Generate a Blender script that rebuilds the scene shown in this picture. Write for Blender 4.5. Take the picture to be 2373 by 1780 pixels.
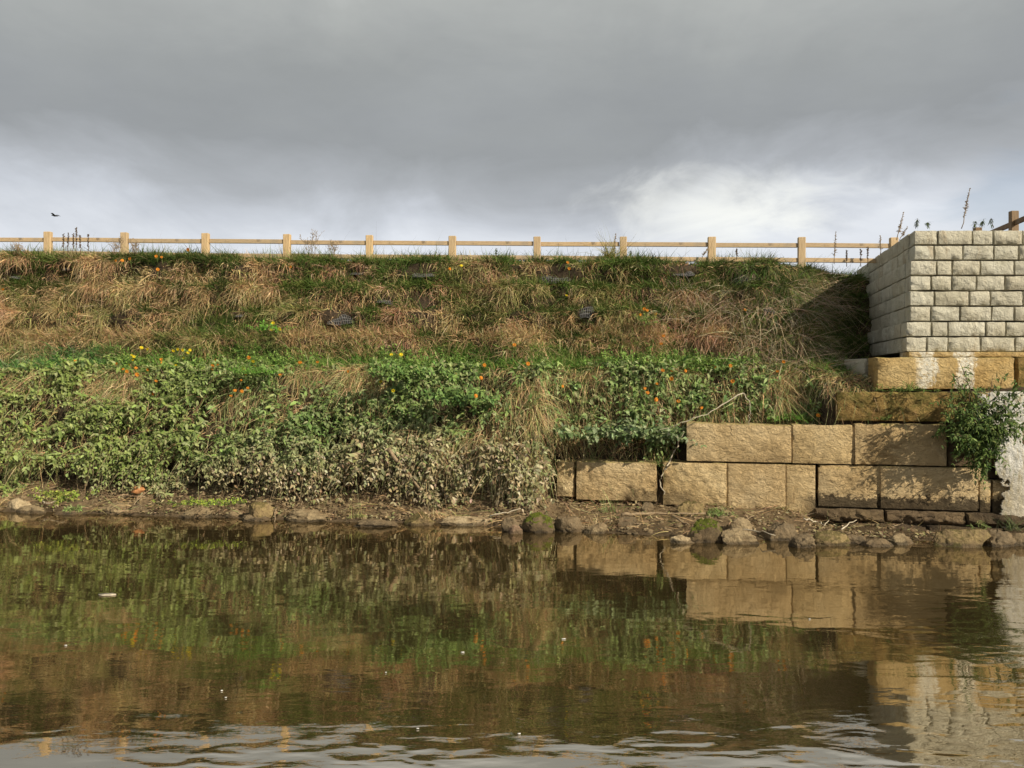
import bpy, bmesh, math, random
import numpy as np
from mathutils import Vector

random.seed(11)
rng = np.random.default_rng(11)
SC = bpy.context.scene
COL = SC.collection
for o in list(bpy.data.objects):
    bpy.data.objects.remove(o)

# ------------------------------------------------------------------ camera
HC = 2.34            # eye height above the water
F = 1862.0           # focal length in photo pixels (photo is 2373 x 1780)
CX, CY = 1186.5, 882.0
cam = bpy.data.cameras.new("camera")
cam.sensor_fit = 'HORIZONTAL'
cam.sensor_width = 36.0
cam.lens = 36.0 * F / 2373.0
cam.shift_y = (CY - 890.0) / 2373.0
cam.clip_start = 0.05
cam.clip_end = 3000
camo = bpy.data.objects.new("camera", cam)
camo.location = (0, 0, HC)
camo.rotation_euler = (math.radians(90), 0, 0)
COL.objects.link(camo)
SC.camera = camo

# ------------------------------------------------------------------ light
SUN_EL = math.radians(31)
SUN_AZ = math.radians(49)        # to the right of straight behind the camera
sdir = Vector((math.sin(SUN_AZ) * math.cos(SUN_EL), -math.cos(SUN_AZ) * math.cos(SUN_EL), math.sin(SUN_EL)))
sl = bpy.data.lights.new("sun", 'SUN')
sl.energy = 5.0
sl.angle = math.radians(0.6)
sl.color = (1.0, 0.90, 0.74)
so = bpy.data.objects.new("sun", sl)
so.rotation_euler = sdir.to_track_quat('Z', 'Y').to_euler()
so.location = (20, -20, 20)
COL.objects.link(so)

SC.view_settings.view_transform = 'Standard'
SC.view_settings.look = 'None'
SC.view_settings.exposure = 0.08
SC.view_settings.gamma = 1.0
SC.view_settings.use_curve_mapping = False
SC.render.engine = 'CYCLES'
SC.cycles.max_bounces = 6
SC.cycles.diffuse_bounces = 3
SC.cycles.glossy_bounces = 3
SC.cycles.transmission_bounces = 2
SC.cycles.transparent_max_bounces = 4
SC.cycles.caustics_reflective = False
SC.cycles.caustics_refractive = False


class NT:
    """small helper for building node trees"""
    def __init__(self, tree):
        self.t = tree
        self.n = tree.nodes
        self.l = tree.links

    def add(self, typ, **kw):
        nd = self.n.new(typ)
        for k, v in kw.items():
            setattr(nd, k, v)
        return nd

    def put(self, sock, v):
        if hasattr(v, 'is_linked') or isinstance(v, bpy.types.NodeSocket):
            self.l.new(v, sock)
        else:
            sock.default_value = v

    def math(self, op, a, b=0.0, c=0.0, clamp=False):
        nd = self.add('ShaderNodeMath', operation=op, use_clamp=clamp)
        self.put(nd.inputs[0], a); self.put(nd.inputs[1], b); self.put(nd.inputs[2], c)
        return nd.outputs[0]

    def mix(self, fac, a, b, mode='MIX'):
        nd = self.add('ShaderNodeMix', data_type='RGBA', blend_type=mode)
        self.put(nd.inputs[0], fac)
        self.put(nd.inputs[6], a if not isinstance(a, tuple) else (*a[:3], 1))
        self.put(nd.inputs[7], b if not isinstance(b, tuple) else (*b[:3], 1))
        return nd.outputs[2]

    def noise(self, vec, scale, detail=4, rough=0.55, dist=0.0):
        nd = self.add('ShaderNodeTexNoise')
        if vec is not None:
            self.l.new(vec, nd.inputs['Vector'])
        nd.inputs['Scale'].default_value = scale
        nd.inputs['Detail'].default_value = detail
        nd.inputs['Roughness'].default_value = rough
        nd.inputs['Distortion'].default_value = dist
        return nd.outputs[0]

    def ramp(self, fac, stops, interp='LINEAR'):
        nd = self.add('ShaderNodeValToRGB')
        cr = nd.color_ramp
        cr.interpolation = interp
        while len(cr.elements) < len(stops):
            cr.elements.new(0.5)
        for e, (p, c) in zip(cr.elements, stops):
            e.position = p
            e.color = (*c, 1) if isinstance(c, tuple) else (c, c, c, 1)
        self.l.new(fac, nd.inputs[0])
        return nd.outputs[0]

    def mapping(self, vec, scale=(1, 1, 1), rot=(0, 0, 0), loc=(0, 0, 0)):
        nd = self.add('ShaderNodeMapping')
        self.l.new(vec, nd.inputs[0])
        nd.inputs['Scale'].default_value = scale
        nd.inputs['Rotation'].default_value = rot
        nd.inputs['Location'].default_value = loc
        return nd.outputs[0]

    def sstep(self, v, a, b):
        nd = self.add('ShaderNodeMapRange', interpolation_type='SMOOTHSTEP')
        self.put(nd.inputs[0], v)
        nd.inputs[1].default_value = a; nd.inputs[2].default_value = b
        nd.inputs[3].default_value = 0; nd.inputs[4].default_value = 1
        return nd.outputs[0]


# ------------------------------------------------------------------ sky
W = bpy.data.worlds.new("World")
SC.world = W
W.use_nodes = True
w = NT(W.node_tree)
w.n.clear()
wo = w.add('ShaderNodeOutputWorld')
tc = w.add('ShaderNodeTexCoord').outputs['Generated']
sep = w.add('ShaderNodeSeparateXYZ'); w.l.new(tc, sep.inputs[0])
el = sep.outputs[2]
sky = w.add('ShaderNodeTexSky', sky_type='NISHITA')
sky.sun_disc = False
sky.sun_elevation = SUN_EL
sky.sun_rotation = math.radians(180) - SUN_AZ
bg_sky = w.add('ShaderNodeBackground')
w.l.new(sky.outputs[0], bg_sky.inputs[0]); bg_sky.inputs[1].default_value = 0.10
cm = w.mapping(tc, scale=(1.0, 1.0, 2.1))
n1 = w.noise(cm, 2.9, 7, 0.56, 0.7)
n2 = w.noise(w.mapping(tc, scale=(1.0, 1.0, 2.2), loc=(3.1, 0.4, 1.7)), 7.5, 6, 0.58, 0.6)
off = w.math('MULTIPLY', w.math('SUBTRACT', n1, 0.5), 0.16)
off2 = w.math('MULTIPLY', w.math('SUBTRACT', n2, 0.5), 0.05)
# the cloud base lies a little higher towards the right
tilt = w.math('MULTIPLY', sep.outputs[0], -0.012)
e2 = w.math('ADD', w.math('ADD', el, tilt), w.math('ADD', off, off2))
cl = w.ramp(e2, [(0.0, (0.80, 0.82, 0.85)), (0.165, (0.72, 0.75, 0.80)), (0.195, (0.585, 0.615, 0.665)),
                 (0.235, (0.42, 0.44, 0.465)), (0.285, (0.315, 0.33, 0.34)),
                 (0.35, (0.335, 0.35, 0.35)), (0.43, (0.43, 0.445, 0.43)), (0.50, (0.66, 0.67, 0.65)), (0.60, (0.50, 0.51, 0.50)), (0.72, (0.17, 0.175, 0.18)), (1.0, (0.13, 0.135, 0.14))])  # above the view: band brightened for the water's reflection, zenith darkened to cut ambient
# bright gap in the cloud
vd = w.add('ShaderNodeVectorMath', operation='SUBTRACT')
w.l.new(tc, vd.inputs[0]); vd.inputs[1].default_value = (0.243, 0.94, 0.198)
vs = w.add('ShaderNodeVectorMath', operation='MULTIPLY')
w.l.new(vd.outputs[0], vs.inputs[0]); vs.inputs[1].default_value = (1.0, 0.3, 3.0)
vl = w.add('ShaderNodeVectorMath', operation='LENGTH'); w.l.new(vs.outputs[0], vl.inputs[0])
gd = w.math('ADD', vl.outputs['Value'], w.math('MULTIPLY', w.math('SUBTRACT', n2, 0.5), 0.34))
gap = w.math('SUBTRACT', 1.0, w.sstep(gd, -0.02, 0.17))
cl = w.mix(w.math('MULTIPLY', gap, 0.95), cl, (0.92, 0.93, 0.885))
tex = w.math('ADD', 0.80, w.math('MULTIPLY', w.noise(w.mapping(tc, scale=(1, 1, 2.5), loc=(1, 2, 3)), 3.2, 6, 0.6), 0.40))
clv = w.add('ShaderNodeVectorMath', operation='SCALE')
w.l.new(cl, clv.inputs[0]); w.l.new(tex, clv.inputs['Scale'])
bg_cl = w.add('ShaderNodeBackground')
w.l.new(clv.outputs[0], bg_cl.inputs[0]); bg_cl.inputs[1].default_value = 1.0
mx = w.add('ShaderNodeMixShader')
# a small break of clear sky low on the right
vd2 = w.add('ShaderNodeVectorMath', operation='SUBTRACT')
w.l.new(tc, vd2.inputs[0]); vd2.inputs[1].default_value = (0.545, 0.82, 0.175)
vl2 = w.add('ShaderNodeVectorMath', operation='LENGTH'); w.l.new(vd2.outputs[0], vl2.inputs[0])
hole = w.math('MULTIPLY', w.math('SUBTRACT', 1.0, w.sstep(w.math('ADD', vl2.outputs['Value'], w.math('MULTIPLY', w.math('SUBTRACT', n2, 0.5), 0.3)), 0.01, 0.10)), 0.35)
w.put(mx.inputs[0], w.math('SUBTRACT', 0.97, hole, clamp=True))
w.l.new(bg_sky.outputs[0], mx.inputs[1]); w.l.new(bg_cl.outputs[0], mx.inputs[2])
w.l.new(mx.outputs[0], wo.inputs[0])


# ------------------------------------------------------------------ numpy noise
def _hash(ix, iy, iz):
    h = (ix * 374761393 + iy * 668265263 + iz * 2147483647 % 1274126177) & 0xffffffff
    h = ((h ^ (h >> 13)) * 1274126177) & 0xffffffff
    h = (h ^ (h >> 16)) & 0xffffffff
    h = ((h + iz * 69069) * 2246822519) & 0xffffffff
    return ((h ^ (h >> 15)) & 0xffffff) / float(0xffffff)


def vnoise(x, y, z=0.0):
    x = np.asarray(x, float); y = np.asarray(y, float); z = np.asarray(z, float) + 0 * x
    y = y + 0 * x
    ix, iy, iz = np.floor(x).astype(np.int64), np.floor(y).astype(np.int64), np.floor(z).astype(np.int64)
    fx, fy, fz = x - ix, y - iy, z - iz
    fx = fx * fx * (3 - 2 * fx); fy = fy * fy * (3 - 2 * fy); fz = fz * fz * (3 - 2 * fz)
    r = 0
    for dx in (0, 1):
        for dy in (0, 1):
            for dz in (0, 1):
                wgt = (fx if dx else 1 - fx) * (fy if dy else 1 - fy) * (fz if dz else 1 - fz)
                r = r + wgt * _hash(ix + dx, iy + dy, iz + dz)
    return r


def fbm(x, y, z=0.0, oct=4, gain=0.5):
    a, s, t = 1.0, 0.0, 0.0
    for k in range(oct):
        s = s + a * vnoise(np.asarray(x) * 2 ** k + 17.3 * k, np.asarray(y) * 2 ** k + 5.1 * k, np.asarray(z) * 2 ** k)
        t += a
        a *= gain
    return s / t          # 0..1


def sm(a, b, x):
    t = np.clip((np.asarray(x, float) - a) / (b - a), 0, 1)
    return t * t * (3 - 2 * t)


# ------------------------------------------------------------------ object helpers
def tag(o, label=None, cat=None, group=None, kind=None):
    if label: o['label'] = label
    if cat: o['category'] = cat
    if group: o['group'] = group
    if kind: o['kind'] = kind
    return o


def thing(name, label, cat, loc=(0, 0, 0), group=None):
    o = bpy.data.objects.new(name, None)
    o.empty_display_size = 0.1
    o.location = loc
    COL.objects.link(o)
    return tag(o, label, cat, group)


def build(name, verts, faces, mat, parent=None, origin=None, cols=None, smooth=True, sharp=None):
    """one mesh object; verts (N,3) in world space, faces = list of index arrays (each (M,k))"""
    V = np.asarray(verts, float).reshape(-1, 3)
    org = np.array(parent.location if parent is not None else (origin if origin is not None else (0, 0, 0)), float)
    V = V - org
    me = bpy.data.meshes.new(name)
    fl = [np.asarray(f, np.int32) for f in faces if len(f)]
    tot = np.concatenate([np.full(len(f), f.shape[1], np.int32) for f in fl])
    loops = np.concatenate([f.ravel() for f in fl]).astype(np.int32)
    starts = np.concatenate([[0], np.cumsum(tot)[:-1]]).astype(np.int32)
    me.vertices.add(len(V)); me.vertices.foreach_set('co', V.ravel().astype(np.float32))
    me.loops.add(len(loops)); me.loops.foreach_set('vertex_index', loops)
    me.polygons.add(len(tot)); me.polygons.foreach_set('loop_start', starts)
    me.polygons.foreach_set('loop_total', tot)
    me.update(calc_edges=True)
    if cols is not None:
        a = me.color_attributes.new('Col', 'FLOAT_COLOR', 'POINT')
        c = np.ones((len(V), 4), np.float32); c[:, :3] = cols
        a.data.foreach_set('color', c.ravel())
    if smooth:
        me.shade_smooth()
        if sharp:
            me.set_sharp_from_angle(angle=math.radians(sharp))
    else:
        me.shade_flat()
    if mat is not None:
        me.materials.append(mat)
    o = bpy.data.objects.new(name, me)
    COL.objects.link(o)
    if parent is not None:
        o.parent = parent
    else:
        o.location = org
    return o


def grid_faces(n, m):
    i = np.arange(n - 1)[:, None] * m + np.arange(m - 1)[None, :]
    return np.stack([i, i + 1, i + m + 1, i + m], -1).reshape(-1, 4)


def tube(pts, rad, seg=6):
    """(verts, quads) of a tapered tube through pts"""
    P = [Vector(p) for p in pts]
    n = len(P)
    r = rad if hasattr(rad, '__len__') else [rad] * n
    vs = []
    for i in range(n):
        d = (P[min(i + 1, n - 1)] - P[max(i - 1, 0)]).normalized()
        ax = Vector((0, 0, 1)) if abs(d.z) < 0.9 else Vector((1, 0, 0))
        u = d.cross(ax).normalized(); v = d.cross(u)
        for k in range(seg):
            a = 2 * math.pi * k / seg
            vs.append(P[i] + (u * math.cos(a) + v * math.sin(a)) * r[i])
    f = []
    for i in range(n - 1):
        for k in range(seg):
            f.append((i * seg + k, i * seg + (k + 1) % seg, (i + 1) * seg + (k + 1) % seg, (i + 1) * seg + k))
    c0 = len(vs); vs.append(P[0]); c1 = len(vs); vs.append(P[-1])
    for k in range(seg):
        f.append((c0, c0, (k + 1) % seg, k)); f.append((c1, c1, (n - 1) * seg + k, (n - 1) * seg + (k + 1) % seg))
    t = [(a, c, d) for (a, b, c, d) in f if a == b]
    q = [x for x in f if x[0] != x[1]]
    return [tuple(v) for v in vs], q, t


class MB:
    """collects several pieces into one mesh"""
    def __init__(self):
        self.v, self.q, self.t, self.c = [], [], [], []

    def add(self, vs, q=(), t=(), col=None):
        b = len(self.v)
        self.v += list(map(tuple, vs))
        self.q += [tuple(i + b for i in f) for f in q]
        self.t += [tuple(i + b for i in f) for f in t]
        self.c += [col or (1, 1, 1)] * len(vs)

    def tube(self, pts, rad, seg=6, col=None):
        v, q, t = tube(pts, rad, seg)
        self.add(v, q, t, col)

    def build(self, name, mat, parent=None, origin=None, cols=False, **k):
        fs = []
        if self.q: fs.append(self.q)
        if self.t: fs.append(self.t)
        return build(name, self.v, fs, mat, parent, origin, np.array(self.c) if cols else None, **k)


def wobble(a, b, n, amp, rs=None):
    """polyline a..b with small random bends"""
    a, b = np.array(a, float), np.array(b, float)
    t = np.linspace(0, 1, n)[:, None]
    p = a + (b - a) * t
    p[1:-1] += rng.normal(0, amp, (n - 2, 3))
    return p


# ------------------------------------------------------------------ materials
def new_mat(name):
    m = bpy.data.materials.new(name)
    m.use_nodes = True
    t = NT(m.node_tree)
    t.n.clear()
    out = t.add('ShaderNodeOutputMaterial')
    b = t.add('ShaderNodeBsdfPrincipled')
    t.l.new(b.outputs[0], out.inputs[0])
    b.inputs['Specular IOR Level'].default_value = 0.3
    return m, t, b, out


def pos(t):
    return t.add('ShaderNodeNewGeometry').outputs['Position']


def nz(t):
    s = t.add('ShaderNodeSeparateXYZ'); t.l.new(t.add('ShaderNodeNewGeometry').outputs['Normal'], s.inputs[0])
    return s.outputs[2]


def bump(t, b, h, dist=0.02, strength=1.0):
    nd = t.add('ShaderNodeBump')
    nd.inputs['Strength'].default_value = strength
    nd.inputs['Distance'].default_value = dist
    t.l.new(h, nd.inputs['Height'])
    t.l.new(nd.outputs[0], b.inputs['Normal'])


def zof(t, p):
    s = t.add('ShaderNodeSeparateXYZ'); t.l.new(p, s.inputs[0])
    return s


def rnd(t):
    return t.add('ShaderNodeObjectInfo').outputs['Random']


def mat_sandstone(name, base=(0.70, 0.515, 0.255), dark=(0.46, 0.32, 0.14), pale=(0.80, 0.635, 0.36), stain=True, lime=False, algae=0.0, lichen=0.7):
    m, t, b, _ = new_mat(name)
    p = pos(t)
    n1 = t.noise(p, 1.3, 6, 0.6, 0.3)
    c = t.ramp(n1, [(0.30, dark), (0.48, base), (0.72, pale)])
    n2 = t.noise(p, 26, 5, 0.65)
    c = t.mix(t.math('MULTIPLY', t.sstep(n2, 0.56, 0.72), 0.55), c, (0.14, 0.08, 0.03))
    n3 = t.noise(p, 12, 6, 0.72, 0.5)
    c = t.mix(t.math('MULTIPLY', t.sstep(n3, 0.57, 0.66), t.math('MULTIPLY', t.sstep(t.noise(p, 1.7, 3), 0.45, 0.6), 0.7)), c, (0.13, 0.085, 0.04))
    hv = t.math('MULTIPLY', t.math('SUBTRACT', rnd(t), 0.5), 0.5)
    c = t.mix(t.math('ABSOLUTE', hv), c, (0.52, 0.36, 0.20))
    # yellow lichen and dust on upward faces
    up = t.math('MULTIPLY', t.sstep(nz(t), 0.45, 0.85), t.sstep(t.noise(p, 5, 4), 0.35, 0.6))
    c = t.mix(t.math('MULTIPLY', up, lichen), c, (0.50, 0.42, 0.13))
    s = zof(t, p)
    if stain:
        zz = t.math('ADD', s.outputs[2], t.math('MULTIPLY', t.math('SUBTRACT', t.noise(p, 8.0, 6, 0.72), 0.5), 0.55))
        xr = t.math('ADD', t.sstep(s.outputs[0], 4.5, 5.0), t.math('MULTIPLY', t.sstep(t.noise(p, 0.9, 2), 0.50, 0.62), 0.55), clamp=True)
        k = t.math('MULTIPLY', t.math('SUBTRACT', 1.0, t.sstep(zz, 0.46, 0.51)), xr)
        c = t.mix(t.math('MULTIPLY', k, 0.88), c, (0.045, 0.032, 0.018))
    if algae:
        k = t.math('MULTIPLY', t.sstep(t.noise(p, 3.1, 5, 0.65), 0.42, 0.62), algae)
        c = t.mix(k, c, (0.12, 0.115, 0.025))
    if lime:
        # lime run-off in vertical streaks
        pm = t.mapping(p, scale=(3.2, 1, 0.35))
        k = t.math('MULTIPLY', t.sstep(t.math('ADD', t.noise(pm, 1.0, 3, 0.5), t.math('MULTIPLY', t.math('SUBTRACT', t.noise(p, 16, 5, 0.7), 0.5), 0.22)), 0.465, 0.53), t.sstep(t.noise(p, 30, 5, 0.7), 0.36, 0.50))
        xr = t.math('MULTIPLY', t.sstep(s.outputs[0], 6.45, 6.6), t.math('SUBTRACT', 1.0, t.sstep(s.outputs[0], 7.45, 7.6)))
        c = t.mix(t.math('MULTIPLY', k, xr), c, (0.88, 0.82, 0.66))
    t.l.new(c, b.inputs['Base Color'])
    b.inputs['Roughness'].default_value = 0.9
    pr = t.mapping(p, scale=(1.0, 1.0, 1.6), rot=(0, math.radians(28), 0))
    h = t.math('ADD', t.math('MULTIPLY', t.noise(pr, 9, 7, 0.68, 0.8), 1.6), t.math('MULTIPLY', n2, 0.4))
    bump(t, b, h, 0.07, 1.0)
    return m


M_SAND = mat_sandstone('sandstone')
M_SAND_OCHRE = mat_sandstone('ochre_sandstone', (0.56, 0.38, 0.145), (0.33, 0.21, 0.08), (0.68, 0.51, 0.24), stain=False, lime=True)
M_SAND_ALGAE = mat_sandstone('algae_sandstone', (0.37, 0.24, 0.075), (0.20, 0.125, 0.035), (0.46, 0.31, 0.11), stain=False, algae=0.8)
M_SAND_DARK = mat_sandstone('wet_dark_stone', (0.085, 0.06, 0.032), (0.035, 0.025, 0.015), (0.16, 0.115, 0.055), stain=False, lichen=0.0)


def mat_concrete():
    m, t, b, _ = new_mat('split_face_concrete')
    p = pos(t)
    n1 = t.noise(p, 3.0, 5, 0.6)
    c = t.ramp(n1, [(0.3, (0.53, 0.495, 0.38)), (0.5, (0.70, 0.665, 0.525)), (0.75, (0.80, 0.77, 0.63))])
    c = t.mix(t.math('MULTIPLY', rnd(t), 0.45), c, (0.53, 0.46, 0.31))
    c = t.mix(t.math('MULTIPLY', t.sstep(t.noise(p, 1.1, 5, 0.65), 0.54, 0.68), 0.35), c, (0.33, 0.30, 0.19))
    n2 = t.noise(p, 45, 4, 0.7)
    c = t.mix(t.math('MULTIPLY', t.sstep(n2, 0.58, 0.7), 0.5), c, (0.25, 0.22, 0.15))
    # rusty drip stains
    pm = t.mapping(p, scale=(4.5, 4.5, 0.6))
    c = t.mix(t.math('MULTIPLY', t.sstep(t.noise(pm, 1.0, 4), 0.60, 0.72), 0.45), c, (0.34, 0.22, 0.09))
    t.l.new(c, b.inputs['Base Color'])
    b.inputs['Roughness'].default_value = 0.92
    h = t.math('ADD', t.noise(p, 17, 6, 0.7, 0.5), t.math('MULTIPLY', n2, 0.4))
    bump(t, b, h, 0.06, 1.0)
    return m


M_CONC = mat_concrete()


def mat_lime():
    m, t, b, _ = new_mat('lime_crust')
    p = pos(t)
    c = t.ramp(t.noise(t.mapping(p, scale=(2.2, 1, 0.6)), 7, 6, 0.72), [(0.34, (0.48, 0.39, 0.24)), (0.42, (0.82, 0.76, 0.60)), (0.52, (0.93, 0.91, 0.83))])
    s = zof(t, p)
    lo = t.math('SUBTRACT', 1.0, t.sstep(s.outputs[2], 0.5, 1.3))
    c = t.mix(t.math('MULTIPLY', lo, 0.6), c, (0.50, 0.40, 0.22))
    t.l.new(c, b.inputs['Base Color'])
    b.inputs['Roughness'].default_value = 0.85
    bump(t, b, t.noise(p, 28, 6, 0.75, 0.8), 0.05, 1.0)
    return m


M_LIME = mat_lime()


def mat_rock(name, base, dark, moss=0.0, mosscol=(0.11, 0.15, 0.015)):
    m, t, b, _ = new_mat(name)
    p = pos(t)
    c = t.ramp(t.noise(p, 3.5, 6, 0.65), [(0.3, dark), (0.55, base), (0.8, tuple(x * 1.25 for x in base))])
    c = t.mix(t.math('MULTIPLY', t.sstep(t.noise(p, 30, 4, 0.7), 0.55, 0.7), 0.5), c, tuple(x * 0.4 for x in dark))
    s = zof(t, p)
    # wet, silty skirt just above the water
    zz = t.math('ADD', s.outputs[2], t.math('MULTIPLY', t.math('SUBTRACT', t.noise(p, 7, 4), 0.5), 0.09))
    wet = t.math('SUBTRACT', 1.0, t.sstep(zz, 0.03, 0.06))
    c = t.mix(t.math('MULTIPLY', wet, 0.75), c, (0.035, 0.026, 0.015))
    c = t.mix(t.math('MULTIPLY', t.sstep(t.noise(p, 5.5, 5, 0.65), 0.44, 0.6), 0.65), c, (0.20, 0.138, 0.072))
    hh = t.noise(p, 14, 6, 0.7, 0.4)
    if moss:
        k = t.math('MULTIPLY', t.sstep(t.math('ADD', nz(t), t.math('MULTIPLY', t.math('SUBTRACT', t.noise(p, 9, 5), 0.5), 1.0)), 0.35, 0.62), moss)
        mc = t.ramp(t.noise(p, 40, 4, 0.7), [(0.3, tuple(x * 0.35 for x in mosscol)), (0.6, mosscol), (0.8, tuple(x * 1.9 for x in mosscol))])
        c = t.mix(k, c, mc)
        hh = t.math('ADD', hh, t.math('MULTIPLY', t.noise(p, 70, 3, 0.7), k))
    t.l.new(c, b.inputs['Base Color'])
    b.inputs['Roughness'].default_value = 0.75
    bump(t, b, hh, 0.05, 1.0)
    return m


M_ROCK_TAN = mat_rock('tan_rock', (0.37, 0.28, 0.155), (0.19, 0.14, 0.075))
M_ROCK_PALE = mat_rock('pale_rock', (0.56, 0.44, 0.26), (0.34, 0.25, 0.135))
M_ROCK_BROWN = mat_rock('brown_rock', (0.23, 0.17, 0.095), (0.10, 0.075, 0.043))
M_ROCK_MOSS = mat_rock('mossy_rock', (0.16, 0.115, 0.06), (0.07, 0.05, 0.025), 1.0, (0.17, 0.20, 0.018))
M_ROCK_OLIVE = mat_rock('olive_rock', (0.34, 0.25, 0.11), (0.17, 0.12, 0.055), 0.6, (0.13, 0.115, 0.025))
M_ROCK_PINK = mat_rock('pinkish_rock', (0.46, 0.30, 0.20), (0.33, 0.20, 0.13))


def mat_ground():
    m, t, b, _ = new_mat('bank_soil')
    p = pos(t)
    s = zof(t, p)
    n = t.noise(p, 4, 6, 0.65)
    soil = t.ramp(t.noise(p, 9, 5, 0.7), [(0.3, (0.028, 0.020, 0.012)), (0.7, (0.085, 0.058, 0.032))])
    mud = t.ramp(t.noise(p, 7, 6, 0.7), [(0.28, (0.085, 0.058, 0.031)), (0.55, (0.22, 0.155, 0.083)), (0.8, (0.34, 0.25, 0.14))])
    zz = t.math('ADD', s.outputs[2], t.math('MULTIPLY', t.math('SUBTRACT', n, 0.5), 0.25))
    wt = t.math('SUBTRACT', 1.0, t.sstep(zz, 0.03, 0.11))
    mud = t.mix(t.math('MULTIPLY', wt, 0.6), mud, (0.07, 0.05, 0.03))
    c = t.mix(t.sstep(zz, 0.38, 0.52), mud, soil)
    far = t.sstep(s.outputs[1], 18, 24)
    c = t.mix(far, c, (0.10, 0.12, 0.035))
    t.l.new(c, b.inputs['Base Color'])
    t.l.new(t.math('ADD', 0.45, t.math('MULTIPLY', t.sstep(zz, 0.05, 0.3), 0.45)), b.inputs['Roughness'])
    bump(t, b, t.noise(p, 18, 7, 0.7, 0.3), 0.05, 1.0)
    return m


M_GROUND = mat_ground()


def mat_leafy(name, trans=0.3, rough=0.55, spec=0.35):
    m, t, b, out = new_mat(name)
    a = t.add('ShaderNodeAttribute', attribute_name='Col').outputs['Color']
    p = pos(t)
    hs = t.add('ShaderNodeHueSaturation')
    t.l.new(a, hs.inputs['Color'])
    t.l.new(t.math('ADD', 0.75, t.math('MULTIPLY', t.noise(p, 35, 2), 0.5)), hs.inputs['Value'])
    c = hs.outputs[0]
    t.l.new(c, b.inputs['Base Color'])
    b.inputs['Roughness'].default_value = rough
    b.inputs['Specular IOR Level'].default_value = spec
    tr = t.add('ShaderNodeBsdfTranslucent'); t.l.new(c, tr.inputs[0])
    mxs = t.add('ShaderNodeMixShader'); mxs.inputs[0].default_value = trans
    t.l.new(b.outputs[0], mxs.inputs[1]); t.l.new(tr.outputs[0], mxs.inputs[2])
    t.l.new(mxs.outputs[0], out.inputs[0])
    return m


M_LEAF = mat_leafy('leaf', 0.12, 0.6, 0.18)
M_GRASS = mat_leafy('grass_blade', 0.15, 0.65, 0.15)
M_DRY = mat_leafy('dry_stalk', 0.1, 0.8, 0.1)


def mat_wood(name, a, bcol, rot=0):
    m, t, b, _ = new_mat(name)
    p = t.add('ShaderNodeTexCoord').outputs['Object']
    sc = (2.0, 9, 14) if rot == 0 else (14, 9, 1.6)
    g = t.noise(t.mapping(p, scale=sc), 2.2, 5, 0.65, 1.2)
    c = t.ramp(g, [(0.3, a), (0.55, bcol), (0.75, tuple(x * 1.15 for x in bcol))])
    kn = t.sstep(t.noise(p, 5.5, 1), 0.68, 0.74)
    c = t.mix(t.math('MULTIPLY', kn, 0.7), c, tuple(x * 0.45 for x in a))
    c = t.mix(t.math('MULTIPLY', rnd(t), 0.5), c, (0.40, 0.31, 0.20))
    c = t.mix(t.math('MULTIPLY', t.sstep(t.noise(p, 2.5, 5, 0.7), 0.5, 0.7), 0.5), c, (0.33, 0.28, 0.21))
    t.l.new(c, b.inputs['Base Color'])
    b.inputs['Roughness'].default_value = 0.7
    bump(t, b, g, 0.006, 1.0)
    return m


M_POST = mat_wood('fresh_timber_post', (0.45, 0.30, 0.145), (0.66, 0.475, 0.255), 1)
M_RAIL = mat_wood('fresh_timber_rail', (0.40, 0.27, 0.14), (0.58, 0.42, 0.235), 0)
M_SHADED_OLDWOOD = mat_wood('shaded_brown_timber', (0.13, 0.075, 0.035), (0.22, 0.135, 0.065), 1)  # older wood; shade on its unlit front is put into the colour


def mat_plain(name, c, rough=0.8, n=20, var=0.35):
    m, t, b, _ = new_mat(name)
    p = pos(t)
    col = t.ramp(t.noise(p, n, 5, 0.65), [(0.3, tuple(x * (1 - var) for x in c)), (0.7, tuple(x * (1 + var) for x in c))])
    t.l.new(col, b.inputs['Base Color'])
    b.inputs['Roughness'].default_value = rough
    bump(t, b, t.noise(p, n * 2.5, 4), 0.008, 1.0)
    return m


M_STICK = mat_plain('weathered_branch', (0.30, 0.22, 0.13))
M_STICK_PALE = mat_plain('bleached_twig', (0.52, 0.45, 0.33))
M_STICK_DARK = mat_plain('dark_branch', (0.12, 0.08, 0.045))
M_MESH = mat_plain('mesh_strand', (0.22, 0.215, 0.205), 0.6)
M_CLOTH = mat_plain('dark_liner', (0.035, 0.033, 0.032), 0.9, 30, 0.5)
M_ORANGE = mat_plain('orange_petal', (0.78, 0.29, 0.025), 0.6, 60, 0.25)
M_YELLOW = mat_plain('yellow_petal', (0.85, 0.66, 0.02), 0.6, 60, 0.2)
M_STEM = mat_plain('green_stem', (0.11, 0.17, 0.035), 0.7)
M_FOAM = mat_plain('white_fleck', (0.72, 0.70, 0.64), 0.6)
M_DEADLEAF = mat_plain('orange_dead_leaf', (0.46, 0.21, 0.08), 0.7)
M_BIRD = mat_plain('dark_feather', (0.03, 0.03, 0.032), 0.8)


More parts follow.
